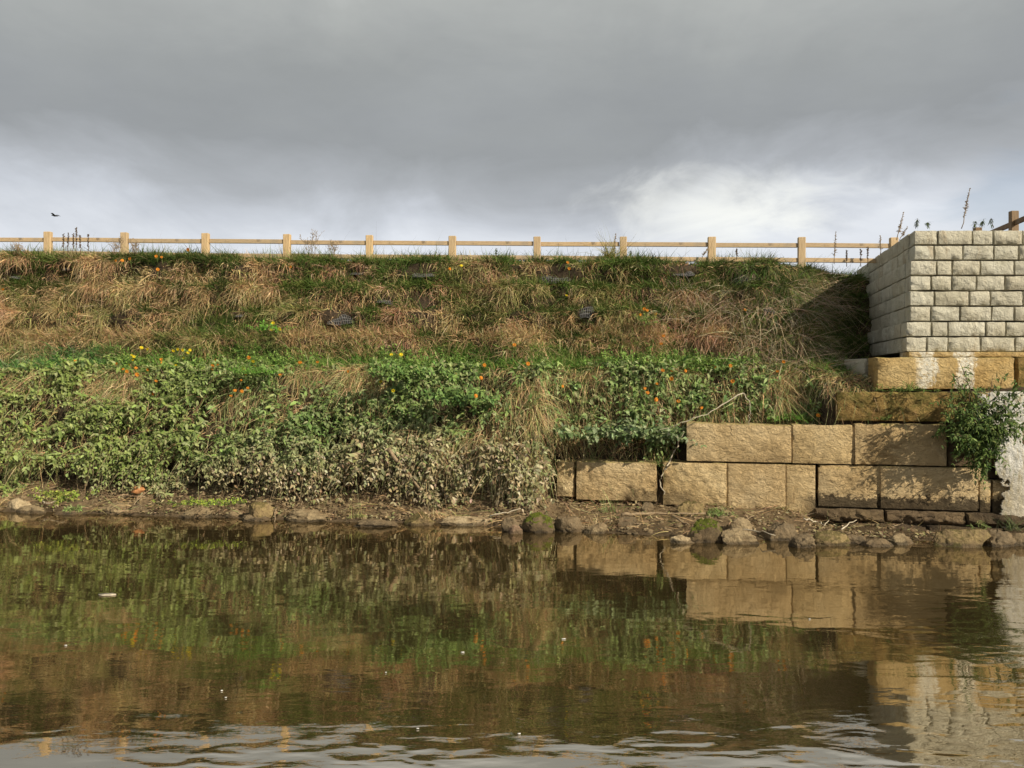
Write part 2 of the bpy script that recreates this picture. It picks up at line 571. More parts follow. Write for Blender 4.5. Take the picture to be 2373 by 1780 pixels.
def mat_water():
    m, t, b, out = new_mat('river_water')
    p = pos(t)
    s = zof(t, p)
    dep = t.noise(p, 0.35, 3)
    silt = t.ramp(dep, [(0.3, (0.044, 0.031, 0.013)), (0.7, (0.062, 0.045, 0.019))])
    df = t.add('ShaderNodeBsdfDiffuse'); t.l.new(silt, df.inputs[0])
    gl = t.add('ShaderNodeBsdfGlossy'); gl.inputs['Roughness'].default_value = 0.008
    gl.inputs[0].default_value = (0.92, 0.86, 0.75, 1)
    fr = t.add('ShaderNodeFresnel'); fr.inputs[0].default_value = 1.33
    fac = t.math('ADD', 0.31, t.math('MULTIPLY', fr.outputs[0], 0.30), clamp=True)
    # ripples: height in metres
    wob = t.mapping(p, scale=(0.55, 1.0, 1.0), rot=(0, 0, math.radians(-9)))
    big = t.noise(wob, 1.15, 2, 0.5, 0.5)
    mid = t.noise(t.mapping(p, scale=(0.55, 1.25, 1), rot=(0, 0, math.radians(-11))), 5.6, 1, 0.45, 0.5)
    fine = t.noise(t.mapping(p, scale=(0.6, 1.6, 1), rot=(0, 0, math.radians(-4))), 21, 2, 0.5, 0.4)
    zone = t.noise(p, 0.33, 2)
    # breeze-ruffled water: the near strip and a tongue on the right
    near = t.math('SUBTRACT', 1.0, t.sstep(t.math('ADD', s.outputs[1], t.math('MULTIPLY', zone, 1.2)), 5.0, 6.6))
    rgt = t.math('MULTIPLY', t.sstep(t.math('ADD', s.outputs[0], t.math('MULTIPLY', zone, 1.6)), 3.6, 5.8), t.math('SUBTRACT', 1.0, t.sstep(s.outputs[1], 8.2, 10.5)))
    ruff = t.math('MAXIMUM', near, t.math('MULTIPLY', rgt, 0.8))
    patch = t.sstep(t.noise(t.mapping(p, scale=(0.7, 1.5, 1), loc=(4.2, 1.0, 0)), 1.1, 2), 0.40, 0.60)
    ruff = t.math('MULTIPLY', ruff, t.math('ADD', 0.06, t.math('MULTIPLY', patch, 0.94)))
    ruff = t.math('MULTIPLY', ruff, t.math('ADD', 0.12, t.math('MULTIPLY', t.sstep(t.math('ADD', s.outputs[0], t.math('MULTIPLY', zone, 1.0)), -2.4, -1.0), 0.88)))
    h = t.math('MULTIPLY', big, t.math('ADD', 0.007, t.math('MULTIPLY', near, 0.009)))
    h = t.math('ADD', h, t.math('MULTIPLY', mid, t.math('ADD', 0.0010, t.math('MULTIPLY', ruff, 0.0095))))
    h = t.math('ADD', h, t.math('MULTIPLY', fine, t.math('ADD', 0.00022, t.math('MULTIPLY', ruff, 0.0004))))
    bp = t.add('ShaderNodeBump'); bp.inputs['Strength'].default_value = 1.0; bp.inputs['Distance'].default_value = 1.0
    t.l.new(h, bp.inputs['Height'])
    t.l.new(bp.outputs[0], gl.inputs['Normal']); t.l.new(bp.outputs[0], fr.inputs['Normal'])
    mxs = t.add('ShaderNodeMixShader')
    t.l.new(fac, mxs.inputs[0]); t.l.new(df.outputs[0], mxs.inputs[1]); t.l.new(gl.outputs[0], mxs.inputs[2])
    t.l.new(mxs.outputs[0], out.inputs[0])
    return m


M_WATER = mat_water()


# ------------------------------------------------------------------ layout functions
def proj(X, Y, Z):
    return CX + F * X / Y, CY - F * (Z - HC) / Y


def unp(px, py, Y):
    return np.array(((px - CX) / F * Y, Y, HC - (py - CY) / F * Y))


def Yw(X):                       # front plane of the old sandstone wall
    return 13.4 - 0.205 * (np.asarray(X, float) - 2.89)


def Xw(px, sb=0.0):              # x on that plane for a photo column
    k = (px - CX) / F
    return k * (13.4 + 0.205 * 2.89 + sb) / (1 + 0.205 * k)


SIDE = np.array((0.2366, 1.0, 0.0)); SIDE /= np.linalg.norm(SIDE)
CORN = np.array((6.50, 13.15, 2.81))

# profile of the far bank: control points per X, between them straight lines in t
NP = 24


def profile(X):
    X = np.asarray(X, float)
    ys = np.interp(X, [-60, -16, -8.7, -5.4, -3.3, -0.74, 0.42, 2.8, 4.15, 6.3, 9, 60], [19, 15.2, 14.3, 13.75, 13.4, 13.08, 12.62, 11.95, 11.72, 11.65, 11.6, 11.6]) + 0.10 * (fbm(X * 1.7, 3.0, 1.0, 3) - 0.5) * 2
    yw = Yw(X)
    wk = sm(0.35, 0.85, X)                        # 1 where the wall stands
    yf = (ys + 0.62) * (1 - wk) + (yw - 0.02) * wk
    hw = np.where(X < 2.9, 0.90, np.where(X < 5.2, 1.56, 2.15))
    lg = sm(2.6, 3.0, X) * (1 - sm(5.0, 5.3, X))
    rec = 1.25 * sm(4.9, 7.0, X)
    yl = np.maximum(ys + 1.65, (yw + 0.95 + 0.25 * lg) * wk + (ys + 1.65) * (1 - wk)) + rec * 0.5
    ylb = yl + 0.55 + rec * 1.05
    yc = 16.35 - 0.075 * X + rec * 0.85
    zc = 4.74 - 0.020 * X - 0.10 * sm(5.4, 6.6, X)
    P = []
    P.append((ys - 4.0, -1.2 + 0 * X))
    P.append((ys - 0.6, -0.22 + 0 * X))
    P.append((ys, 0.0 + 0 * X))
    wr = sm(4.5, 5.0, X)
    P.append((ys * 0.6 + yf * 0.4, 0.11 * (1 - wr) + 0.03 * wr))
    P.append((yf, 0.30 * (1 - wk) + (0.22 * (1 - wr) + 0.02 * wr) * wk))
    P.append(((yf + 0.42) * (1 - wk) + (yw + 0.20) * wk, 0.44 * (1 - wk) + 0.30 * wk))
    P.append(((yf + 0.42) * (1 - wk) + (yw + 0.24 + 0.40 * lg) * wk, 0.62 * (1 - wk) + (hw - 0.1) * wk))
    P.append(((yf + 0.22) * (1 - wk) + (yw + 0.42 + 0.40 * lg) * wk, 0.95 * (1 - wk) + hw * wk))
    ya, za = P[-1]
    P.append((ya * 0.5 + yl * 0.5 - 0.08, za * 0.5 + 2.42 * 0.5 + 0.05))
    P.append((yl, 2.42 + 0 * X))
    P.append((yl * 0.6 + ylb * 0.4, 2.56 + 0 * X))
    P.append((ylb, 2.72 + 0 * X))
    n = 4
    z0 = 2.72
    for k in range(n):                            # four wrapped lifts
        fa, fb = k / n, (k + 1) / n
        dy, dz = yc - ylb, zc - z0
        P.append((ylb + dy * (fa + 0.10 / n), z0 + dz * (fa + 0.84 / n)))
        P.append((ylb + dy * fb, z0 + dz * fb))
    P.append((yc + 0.5, zc + 0.05))
    P.append((yc + 3.0, zc + 0.02))
    P.append((yc + 14.0, zc - 0.1))
    P.append((700.0 + 0 * X, zc - 2.0))
    Y = np.stack([p[0] + 0 * X for p in P], -1); Z = np.stack([p[1] + 0 * X for p in P], -1)
    return Y, Z


NPT = 24


def bank(X, t):
    """point on the bank; t in control-point units (0..NPT-1)"""
    X = np.atleast_1d(np.asarray(X, float)); t = np.atleast_1d(np.asarray(t, float))
    Y, Z = profile(X)
    i = np.clip(np.floor(t).astype(int), 0, Y.shape[1] - 2)
    f = t - i
    r = np.arange(len(X))
    y = Y[r, i] * (1 - f) + Y[r, i + 1] * f
    z = Z[r, i] * (1 - f) + Z[r, i + 1] * f
    a = sm(2.6, 4.5, t) * (1 - sm(20, 22, t))
    wk = sm(0.35, 0.85, X) * (1 - sm(7.6, 8.3, t)) * sm(3.3, 4, t)
    a = a * (1 - 0.9 * wk)
    y = y + a * 0.26 * (fbm(X * 1.6, z * 2.2, 4.0, 4) - 0.5) * 2
    z = z + 0.5 * a * 0.16 * (fbm(X * 1.9, z * 2.0, 9.0, 4) - 0.5) * 2 + 0.03 * (fbm(X * 3, y * 3, 2.0, 3) - 0.5)
    return X, y, z


# ------------------------------------------------------------------ setting: ground, water
_tl = np.concatenate([np.linspace(0, 2, 8, endpoint=False), np.linspace(2, 5, 30, endpoint=False),
                      np.linspace(5, 20, 120, endpoint=False), np.linspace(20, 23, 16)])
_xl = np.concatenate([np.linspace(-60, -14, 30, endpoint=False), np.linspace(-14, 9.5, 330, endpoint=False), np.linspace(9.5, 60, 30)])
GX, GT = np.meshgrid(_xl, _tl, indexing='ij')
bx, by, bz = bank(GX.ravel(), GT.ravel())
BV = np.stack([bx, by, bz], -1)
tag(build('embankment_ground', BV, [grid_faces(len(_xl), len(_tl))], M_GROUND), 'terraced earth river bank rising from a muddy shore to a level top', 'ground', kind='structure')

_bpx, _bpy = proj(bx, by, bz)
_vis = (GX.ravel() > -13) & (GX.ravel() < 9.4) & (GT.ravel() > 1.5) & (GT.ravel() < 20.5)
_VP = np.stack([_bpx, _bpy], -1)[_vis]
_VV = BV[_vis]


def hit(px, py, lift=0.0):
    """point of the bank seen at a photo pixel, pulled lift metres towards the camera"""
    d = np.hypot(_VP[:, 0] - px, _VP[:, 1] - py)
    c = np.where(d < max(8.0, d.min() + 3))[0]
    i = c[np.argmin(_VV[c, 1])]
    return unp(px, py, _VV[i, 1] - lift)


wy = np.array([-30, 0.0, 2, 4, 6, 8, 10, 12, 14, 16.0]); wx = np.linspace(-60, 60, 25)
WX, WY = np.meshgrid(wx, wy, indexing='ij')
tag(build('river_water', np.stack([WX.ravel(), WY.ravel(), 0 * WX.ravel()], -1), [grid_faces(len(wx), len(wy))], M_WATER), 'brown river water mirroring the bank', 'water', kind='structure')

# near bank the photographer stands on (behind and below the camera)
nx = np.linspace(-60, 60, 90); ny = np.linspace(-60, 0.9, 40)
NX, NY = np.meshgrid(nx, ny, indexing='ij')
NZ = np.clip((0.75 - NY) * 0.62, -0.3, 0.85) + 0.06 * (fbm(NX * 1.3, NY * 1.3, 0.0, 3) - 0.5)
tag(build('near_bank_ground', np.stack([NX.ravel(), NY.ravel(), NZ.ravel()], -1), [grid_faces(len(nx), len(ny))], M_GROUND), 'low earth bank on the near side of the river', 'ground', kind='structure')

# level fill on top of the grey retaining wall
fx0 = CORN + SIDE * 0.25 + np.array((0.25, 0.12, 1.92))
fp = [fx0, fx0 + SIDE * 6.0, fx0 + SIDE * 6 + np.array((20, 0, 0)), np.array((26, fx0[1], fx0[2]))]
fn = 16
FV = []
for i in range(fn):
    for j in range(fn):
        a, b_ = i / (fn - 1), j / (fn - 1)
        p_ = (fp[0] * (1 - a) + fp[1] * a) * (1 - b_) + (fp[3] * (1 - a) + fp[2] * a) * b_
        FV.append(p_ + np.array((0, 0, 0.05 * random.random())))
tag(build('wall_top_ground', np.array(FV), [grid_faces(fn, fn)], M_GROUND), 'level soil on top of the grey block wall', 'ground', kind='structure')


# ------------------------------------------------------------------ masonry
def block(name, mat, parent, p0, u, dvec, width, height, seed, amp=0.03, bev=0.03, res=0.045, pillow=0.03, irr=0.0, taper=(0, 0)):
    """rock-faced block: front lower-left corner p0, width along u, height along z, body going back along dvec"""
    u = np.array(u, float); p0 = np.array(p0, float); dvec = np.array(dvec, float)
    up = np.array((0, 0, 1.0))
    nrm = np.cross(u, up); nrm /= np.linalg.norm(nrm)
    if np.dot(nrm, dvec) > 0: nrm = -nrm                 # outward
    n = max(5, int(width / res)); m = max(4, int(height / res))
    e = min(0.35 * bev / width, 0.1); g = min(0.35 * bev / height, 0.1)
    S = np.concatenate([[0, 0], [e], np.linspace(2.2 * bev / width if 2.2 * bev / width < 0.3 else 0.3, 1 - (2.2 * bev / width if 2.2 * bev / width < 0.3 else 0.3), n), [1 - e], [1, 1]])
    T = np.concatenate([[0, 0], [g], np.linspace(min(2.2 * bev / height, 0.3), 1 - min(2.2 * bev / height, 0.3), m), [1 - g], [1, 1]])
    SS, TT = np.meshgrid(S, T, indexing='ij')
    ds = np.minimum(SS, 1 - SS) * width; dt = np.minimum(TT, 1 - TT) * height
    dd = np.minimum(ds, dt)
    edge = np.sqrt(np.clip(1 - (1 - np.clip(dd / (bev * 0.8), 0, 1)) ** 2, 0, 1))
    wx_ = p0[0] + u[0] * SS * width + u[1] * SS * width
    nz_ = fbm(SS * width * 3.2 + seed * 7.1, TT * height * 3.6, seed * 1.7, 5, 0.6) - 0.5
    nf = fbm(SS * width * 13 + seed * 3.1, TT * height * 15, seed * 2.3, 3, 0.6) - 0.5
    pil = np.clip(dd / (0.4 * height), 0, 1) ** 0.6 * pillow
    D = -bev * (1 - edge) + edge * (pil + amp * 2.4 * nz_ + amp * 1.3 * nf)
    # chipped arrises
    ws = (fbm(SS * width * 4 + seed, TT * height * 4, seed * 0.3, 3) - 0.5) * irr
    sx = SS * width + np.where((SS > 0.5), -1, 1) * (ds < 1e-6) * np.abs(ws)
    tz = TT * height + np.where((TT > 0.5), -1, 1) * (dt < 1e-6) * np.abs(ws)
    tz = tz + np.where(TT > 0.5, 1, 0) * (taper[0] * (1 - SS) + taper[1] * SS)
    V = p0 + sx[..., None] * u + tz[..., None] * up + D[..., None] * nrm
    bd = np.zeros_like(SS, bool); bd[0, :] = bd[-1, :] = True; bd[:, 0] = bd[:, -1] = True
    B = p0 + sx[..., None] * u + tz[..., None] * up + dvec
    V[bd] = B[bd]
    q = grid_faces(V.shape[0], V.shape[1])
    a, b, c = V.reshape(-1, 3)[q[0, 0]], V.reshape(-1, 3)[q[0, 1]], V.reshape(-1, 3)[q[0, 2]]
    qi = q[len(q) // 2]
    VV = V.reshape(-1, 3)
    if np.dot(np.cross(VV[qi[1]] - VV[qi[0]], VV[qi[2]] - VV[qi[0]]), nrm) < 0:
        q = q[:, ::-1]
    # close the back
    ni, mi = V.shape[0], V.shape[1]
    back = [[0, mi - 1, ni * mi - 1, (ni - 1) * mi]]
    return build(name, VV, [q, back], mat, parent, sharp=50)


UW = np.array((1.0, -0.205, 0)); UW /= np.linalg.norm(UW)
DW = np.array((0.205, 1.0, 0)); DW /= np.linalg.norm(DW)

wall = thing('sandstone_wall', 'old stepped wall of huge tan sandstone blocks along the water', 'stone wall', (4.2, 13.1, 0.2))


def sblock(px0, px1, z0, z1, sb, mat, seed, name='stone_block', gapm=0.001, **k):
    x0, x1 = Xw(px0, sb) + gapm, Xw(px1, sb) - gapm
    p0 = np.array((x0, float(Yw(x0)) + sb, z0))
    return block(name, mat, wall, p0, UW, DW * k.pop('depth', 0.5), (x1 - x0) / UW[0], z1 - z0 - 0.01, seed, irr=0.10, res=0.04, **k)


# bottom course
sblock(1289, 1332, 0.33, 0.965, 0.03, M_SAND, 1, bev=0.05, amp=0.03)
sblock(1333, 1523, 0.29, 0.975, -0.02, M_SAND, 2, bev=0.06, amp=0.045)
sblock(1535, 1684, 0.25, 0.985, 0.0, M_SAND, 3, bev=0.03, amp=0.035)
sblock(1687, 1821, 0.23, 0.985, 0.02, M_SAND, 4, bev=0.015, amp=0.025, gapm=0.0)
sblock(1822, 1890, 0.12, 0.98, 0.02, M_SAND, 5, bev=0.015, amp=0.02, gapm=0.0)
sblock(1895, 2035, 0.30, 0.955, 0.03, M_SAND, 6, bev=0.03, amp=0.035)
sblock(2038, 2269, 0.30, 0.985, 0.0, M_SAND, 7, bev=0.03, amp=0.03, gapm=0.012)
sblock(2270, 2297, 0.28, 0.80, 0.03, M_SAND, 8, bev=0.02, amp=0.02)
sblock(2270, 2330, 0.81, 0.98, 0.10, M_SAND_DARK, 9, bev=0.02, amp=0.02)
sblock(2299, 2470, 0.20, 0.80, 0.05, M_SAND, 10, bev=0.03)
sblock(2470, 2700, 0.20, 0.985, 0.03, M_SAND, 11, bev=0.03)
# second course
sblock(1590, 1835, 0.992, 1.615, 0.02, M_SAND, 12, bev=0.03, amp=0.03, taper=(0.03, 0), depth=1.2, gapm=0.0)
sblock(1836, 1976, 0.99, 1.635, 0.03, M_SAND, 13, bev=0.02, amp=0.03, depth=0.9, gapm=0.0)
sblock(1980, 2195, 0.99, 1.665, 0.01, M_SAND, 14, bev=0.035, amp=0.045)
sblock(2196, 2330, 0.99, 1.665, 0.08, M_SAND_DARK, 15, bev=0.03)
sblock(2330, 2650, 0.82, 1.665, 0.06, M_SAND, 16, bev=0.03)
# third and fourth course
sblock(1938, 2262, 1.68, 2.175, 0.10, M_SAND_ALGAE, 17, bev=0.05, amp=0.05, depth=0.6)
sblock(2264, 2640, 1.68, 2.175, 0.10, M_SAND, 18, bev=0.04, amp=0.04)
for (a, b_, sd, mt) in ((2032, 2352, 19, M_SAND_OCHRE), (2357, 2640, 20, M_SAND_ALGAE)):
    x0, x1 = (a - CX) / F * 12.95, (b_ - CX) / F * 12.95
    block('stone_block', mt, wall, (x0, 12.95, 2.19), (1, 0, 0), SIDE * 0.7, x1 - x0, 0.53, sd, amp=0.035, bev=0.06, res=0.05, irr=0.06, pillow=0.04)
x0 = (2106 - CX) / F * 13.05
block('ledge_slab', M_SAND_OCHRE, wall, (x0, 13.05, 2.722), (1, 0, 0), SIDE * 0.6, 3.2, 0.085, 21, amp=0.012, bev=0.015, res=0.05, irr=0.02, pillow=0.01)
for (a, b_, z0_, z1_, sb_) in ((1537, 1888, 0.26, 0.98, 0.035), (1594, 2190, 1.0, 1.61, 0.055), (1900, 2290, 0.33, 0.985, 0.045)):
    sblock(a, b_, z0_, z1_, sb_, M_SAND, 70 + int(z0_ * 10) + a % 7, name='joint_fill', bev=0.01, amp=0.006, pillow=0.0, depth=0.2)
# dark plinth at the waterline
xs = [1888, 2052, 2240, 2420, 2520]
for i in range(len(xs) - 1):
    sblock(xs[i], xs[i + 1], 0.08, 0.295, -0.07 + 0.03 * (i % 2), M_SAND_DARK, 30 + i, name='plinth_stone', bev=0.07, amp=0.11)
xs = [1950, 2150, 2330, 2550]
for i in range(len(xs) - 1):
    sblock(xs[i], xs[i + 1], -0.14, 0.09, -0.20 + 0.04 * (i % 2), M_SAND_DARK, 40 + i, name='plinth_stone', bev=0.08, amp=0.12)
sblock(1692, 1786, 0.02, 0.225, -0.05, M_SAND, 50, name='plinth_stone', bev=0.04, amp=0.04)
sblock(1787, 1888, -0.05, 0.115, -0.03, M_SAND, 51, name='plinth_stone', bev=0.03, amp=0.03)

# crust of lime that has run down the wall at the right
cx0, cx1 = Xw(2255), Xw(2390)
nx_, nz_ = 90, 190
CS, CZ = np.meshgrid(np.linspace(cx0, cx1, nx_), np.linspace(-0.05, 2.17, nz_), indexing='ij')
ppx = CX + F * CS / (Yw(CS))
cent = 2338 + 8 * np.sin(CZ * 3.1) - 6 * (CZ > 1.6)
wid = 38 + 22 * sm(0.75, 1.5, CZ) + 26 * sm(1.5, 2.0, CZ) - 18 * (1 - sm(0.0, 0.5, CZ))
th = 1 - ((ppx - cent) / wid) ** 2 + 1.5 * (fbm(CS * 6, CZ * 5, 3.0, 4) - 0.5) + 0.6 * (fbm(CS * 22, CZ * 22, 5.0, 3) - 0.5)
thick = np.clip(th, -0.15, 1.3) * 0.022 + 0.016 * (fbm(CS * 11, CZ * 9, 8.0, 4, 0.6) - 0.45) + 0.02
th = th + 0.9 * (fbm(CS * 14, CZ * 12, 15.0, 4, 0.65) - 0.5)
keep = (th > 0.22)
CV = np.stack([CS, Yw(CS) - 0.02 - np.clip(thick, 0.008, 1), CZ], -1)
cq = grid_faces(nx_, nz_)
kf = keep.ravel()[cq].all(1)
used = np.unique(cq[kf]); mp = -np.ones(nx_ * nz_, int); mp[used] = np.arange(len(used))
cr_o = build('lime_crust', CV.reshape(-1, 3)[used], [mp[cq[kf]][:, ::-1]], M_LIME, wall)
sol = cr_o.modifiers.new('solid', 'SOLIDIFY'); sol.thickness = 0.05; sol.offset = -1

# grey block retaining wall
gw = thing('block_retaining_wall', 'grey split-faced block retaining wall standing on the old sandstone', 'retaining wall', tuple(CORN))
joints = [
    [752, 913, 1076, 1326, 1590, 1800], [748, 950, 1075, 1367, 1520, 1780], [780, 946, 1166, 1410, 1585, 1790],
    [778, 972, 1240, 1403, 1655, 1840], [783, 946, 1106, 1295, 1515, 1770], [783, 988, 1108, 1323, 1585, 1780],
    [812, 968, 1190, 1428, 1620, 1860], [814, 997, 1262, 1425, 1648, 1900]]
CH = 0.2525
for ci, js in enumerate(joints):
    z0 = CORN[2] + ci * CH
    y0 = CORN[1] + ci * 0.012
    xsj = [((j / 3.318 + 1873) - CX) / F * (y0) for j in js]
    for j in range(len(xsj) - 1):
        dv = SIDE * 0.34 if j == 0 else np.array((0, 0.3, 0))
        block('block', M_CONC, gw, (xsj[j] + 0.006, y0, z0), (1, 0, 0), dv, xsj[j + 1] - xsj[j] - 0.012, CH - 0.011, 100 + ci * 9 + j,
              amp=0.028, bev=0.034, res=0.028, pillow=0.03, irr=0.045)
    xe = xsj[-1]
    block('block', M_CONC, gw, (xe + 0.006, y0, z0), (1, 0, 0), np.array((0, 0.3, 0)), 13.0 - xe, CH - 0.011, 190 + ci, amp=0.028, bev=0.034, res=0.05, pillow=0.03)
    # receding side face
    s = 0.345
    k = 0
    base = np.array((xsj[0] - 0.002, y0, z0))
    while s < 4.6:
        L = random.choice((0.42, 0.6, 0.75, 0.9)) if k else random.choice((0.5, 0.8, 0.65))
        p_end = base + SIDE * (s + L)
        # block runs towards the corner: lower-left corner seen from the river side is the far end
        block('block', M_CONC, gw, p_end, -SIDE, np.array((0.3, -0.07, 0)), L - 0.010, CH - 0.008, 300 + ci * 11 + k,
              amp=0.030, bev=0.018, res=0.04, pillow=0.010, irr=0.03)
        s += L; k += 1
# two stray grey blocks below, left of the ochre stone
for (a, b_, ya, yb, sd, Yd) in ((1955, 2004, 831, 868, 61, 13.85), (1984, 2006, 868, 897, 62, 13.7)):
    P1 = unp(a, yb, Yd + 0.55); P2 = unp(b_, yb, Yd)
    h_ = (yb - ya) / F * Yd
    P1[2] = P2[2]
    uu = P2 - P1; L = np.linalg.norm(uu); uu /= L
    block('block', M_CONC, gw, P1, uu, np.array((0.25, 0.2, 0)), L, h_, sd, amp=0.02, bev=0.03, res=0.05, pillow=0.02)


# ------------------------------------------------------------------ fences
def box(mb, c, sx, sy, sz, bev=0.012, ux=(1, 0, 0), uz=(0, 0, 1)):
    bm = bmesh.new()
    bmesh.ops.create_cube(bm, size=1.0)
    for v in bm.verts:
        v.co = Vector((v.co.x * sx, v.co.y * sy, v.co.z * sz))
    bmesh.ops.bevel(bm, geom=bm.edges[:], offset=bev, segments=1, affect='EDGES')
    X_ = Vector(ux).normalized(); Z_ = Vector(uz).normalized(); Y_ = Z_.cross(X_).normalized(); Z_ = X_.cross(Y_)
    vs = [tuple(Vector(c) + X_ * v.co.x + Y_ * v.co.y + Z_ * v.co.z) for v in bm.verts]
    bm.verts.index_update()
    q = [tuple(v.index for v in f.verts) for f in bm.faces if len(f.verts) == 4]
    t = [tuple(v.index for v in f.verts) for f in bm.faces if len(f.verts) == 3]
    bm.free()
    mb.add(vs, q, t)


def part_box(name, mat, parent, c, sx, sy, sz, ux=(1, 0, 0), uz=(0, 0, 1), bev=0.010):
    mb = MB(); box(mb, c, sx, sy, sz, bev, ux, uz)
    # each timber gets its own origin so the grain follows it
    o = mb.build(name, mat, None, origin=tuple(c), smooth=False)
    o.parent = parent
    o.location = Vector(c) - Vector(parent.location)
    return o


fence = thing('post_and_rail_fence', 'new pale timber post and rail fence along the top of the bank', 'fence', (0, 16.6, 4.8))
post_px = [-70, 111.6, 288.6, 476.4, 665.2, 856.2, 1048.3, 1244.6, 1444.2, 1649.1, 1857.3, 2071]
pts = []
for i, px in enumerate(post_px):
    k = (px - CX) / F
    X = k * 16.62 / (1 + 0.075 * k)
    Y = 16.62 - 0.075 * X
    zt = np.interp(px, [-70, 111, 476, 856, 1244, 1650, 2071], [HC + 346 / F * Y, HC + 344.5 / F * Y, HC + 341 / F * Y, HC + 336.5 / F * Y, HC + 333 / F * Y, HC + 332.5 / F * Y, HC + 331 / F * Y])
    zr = np.interp(px, [-70, 111, 856, 1650, 2071], [HC + 327 / F * Y, HC + 326.5 / F * Y, HC + 319.5 / F * Y, HC + 314.5 / F * Y, HC + 312 / F * Y])
    zb = zr - 0.293
    pts.append((X, Y, zt, zr, zb))
    tx, ty = random.uniform(-0.022, 0.022), random.uniform(-0.02, 0.02)
    part_box('post', M_POST, fence, (X, Y, zt - 0.5), 0.150 + random.uniform(-0.008, 0.006), 0.10, 1.0, ux=(1, -0.075 + random.uniform(-0.06, 0.06), 0), uz=(tx, ty, 1), bev=0.008)
for i in range(len(pts) - 1):
    a, b_ = pts[i], pts[i + 1]
    for zi in (3, 4):
        A = np.array((a[0] + 0.079, a[1] + 0.012, a[zi] + random.uniform(-0.008, 0.008))); B = np.array((b_[0] - 0.079, b_[1] + 0.012, b_[zi] + random.uniform(-0.008, 0.008)))
        d = B - A
        part_box('rail', M_RAIL, fence, tuple((A + B) / 2), float(np.linalg.norm(d)), 0.045, 0.090, ux=tuple(d), bev=0.006)

fence2 = thing('post_and_rail_fence', 'brown timber fence end above the grey wall at the right edge', 'fence', (9.25, 14.75, 4.75))
q0, q1, q2 = np.array((8.98, 13.25, 0)), np.array((9.24, 14.8, 0)), np.array((9.5, 16.4, 0))
for q_ in (q0, q1, q2):
    part_box('post', M_SHADED_OLDWOOD, fence2, (q_[0], q_[1], 4.98), 0.14, 0.10, 0.96, ux=(1, 0, 0), bev=0.008)
for (qa, qb) in ((q0, q1), (q1, q2)):
    for z_ in (5.24, 4.90):
        A = qa + np.array((0.02, 0.052, z_)); B = qb + np.array((0.0, -0.052, z_)); d = B - A
        part_box('rail', M_SHADED_OLDWOOD, fence2, tuple((A + B) / 2), float(np.linalg.norm(d)), 0.04, 0.095, ux=tuple(d), bev=0.006)


# ------------------------------------------------------------------ rocks on the shore
def rock(x0, x1, yt, yb, mat, label, name='boulder', seed=0, flat=1.0, depth=0.8, square=0.0, zb=None, cat='rock'):
    if zb is None:
        Y = HC * F / (yb - CY)
        X = ((x0 + x1) / 2 - CX) / F * Y
        z0 = 0.0
    else:
        Y = (HC - zb) * F / (yb - CY)
        X = ((x0 + x1) / 2 - CX) / F * Y
        z0 = zb
    rx = (x1 - x0) / 2 / F * Y
    ry = max(rx * depth, 0.05)
    Y += ry * 0.75
    X = ((x0 + x1) / 2 - CX) / F * Y
    hz = max(0.04, (HC - (yt - CY) / F * Y - z0) * 0.92)
    bm = bmesh.new()
    bmesh.ops.create_icosphere(bm, subdivisions=5, radius=1.0)
    V = np.array([v.co[:] for v in bm.verts])
    fs = np.array([[v.index for v in f.verts] for f in bm.faces])
    bm.free()
    s = seed * 3.7 + 1
    if square:
        V = V / (np.max(np.abs(V), axis=1, keepdims=True) ** square)
    # cut with a few random planes for angular facets
    r2 = np.random.default_rng(seed + 500)
    for k in range(13):
        n_ = r2.normal(size=3); n_[2] *= 0.7; n_ /= np.linalg.norm(n_)
        lim = r2.uniform(0.55, 0.9)
        d = V @ n_
        V = V - np.clip(d - lim, 0, None)[:, None] * n_ * 0.9
    nn = fbm(V[:, 0] * 1.4 + s, V[:, 1] * 1.4, V[:, 2] * 1.4 + s, 4, 0.55) - 0.5
    nf = fbm(V[:, 0] * 5 + s, V[:, 1] * 5, V[:, 2] * 5 + s, 4, 0.6) - 0.5
    V = V * (1 + 0.36 * nn + 0.36 * nf)[:, None]
    V[:, 0] -= (V[:, 0].max() + V[:, 0].min()) / 2
    V[:, 0] /= max(V[:, 0].max(), 0.1)
    V[:, 2] /= max(V[:, 2].max(), 0.1)
    lo = V[:, 2] < 0
    V[lo, 2] *= 0.7
    V = V * np.array((rx, ry, hz)) + np.array((X, Y, z0))
    o = build(name, V, [fs], mat, None, origin=(X, Y, z0), sharp=38)
    return tag(o, label, cat, 'rocks along the muddy shore')


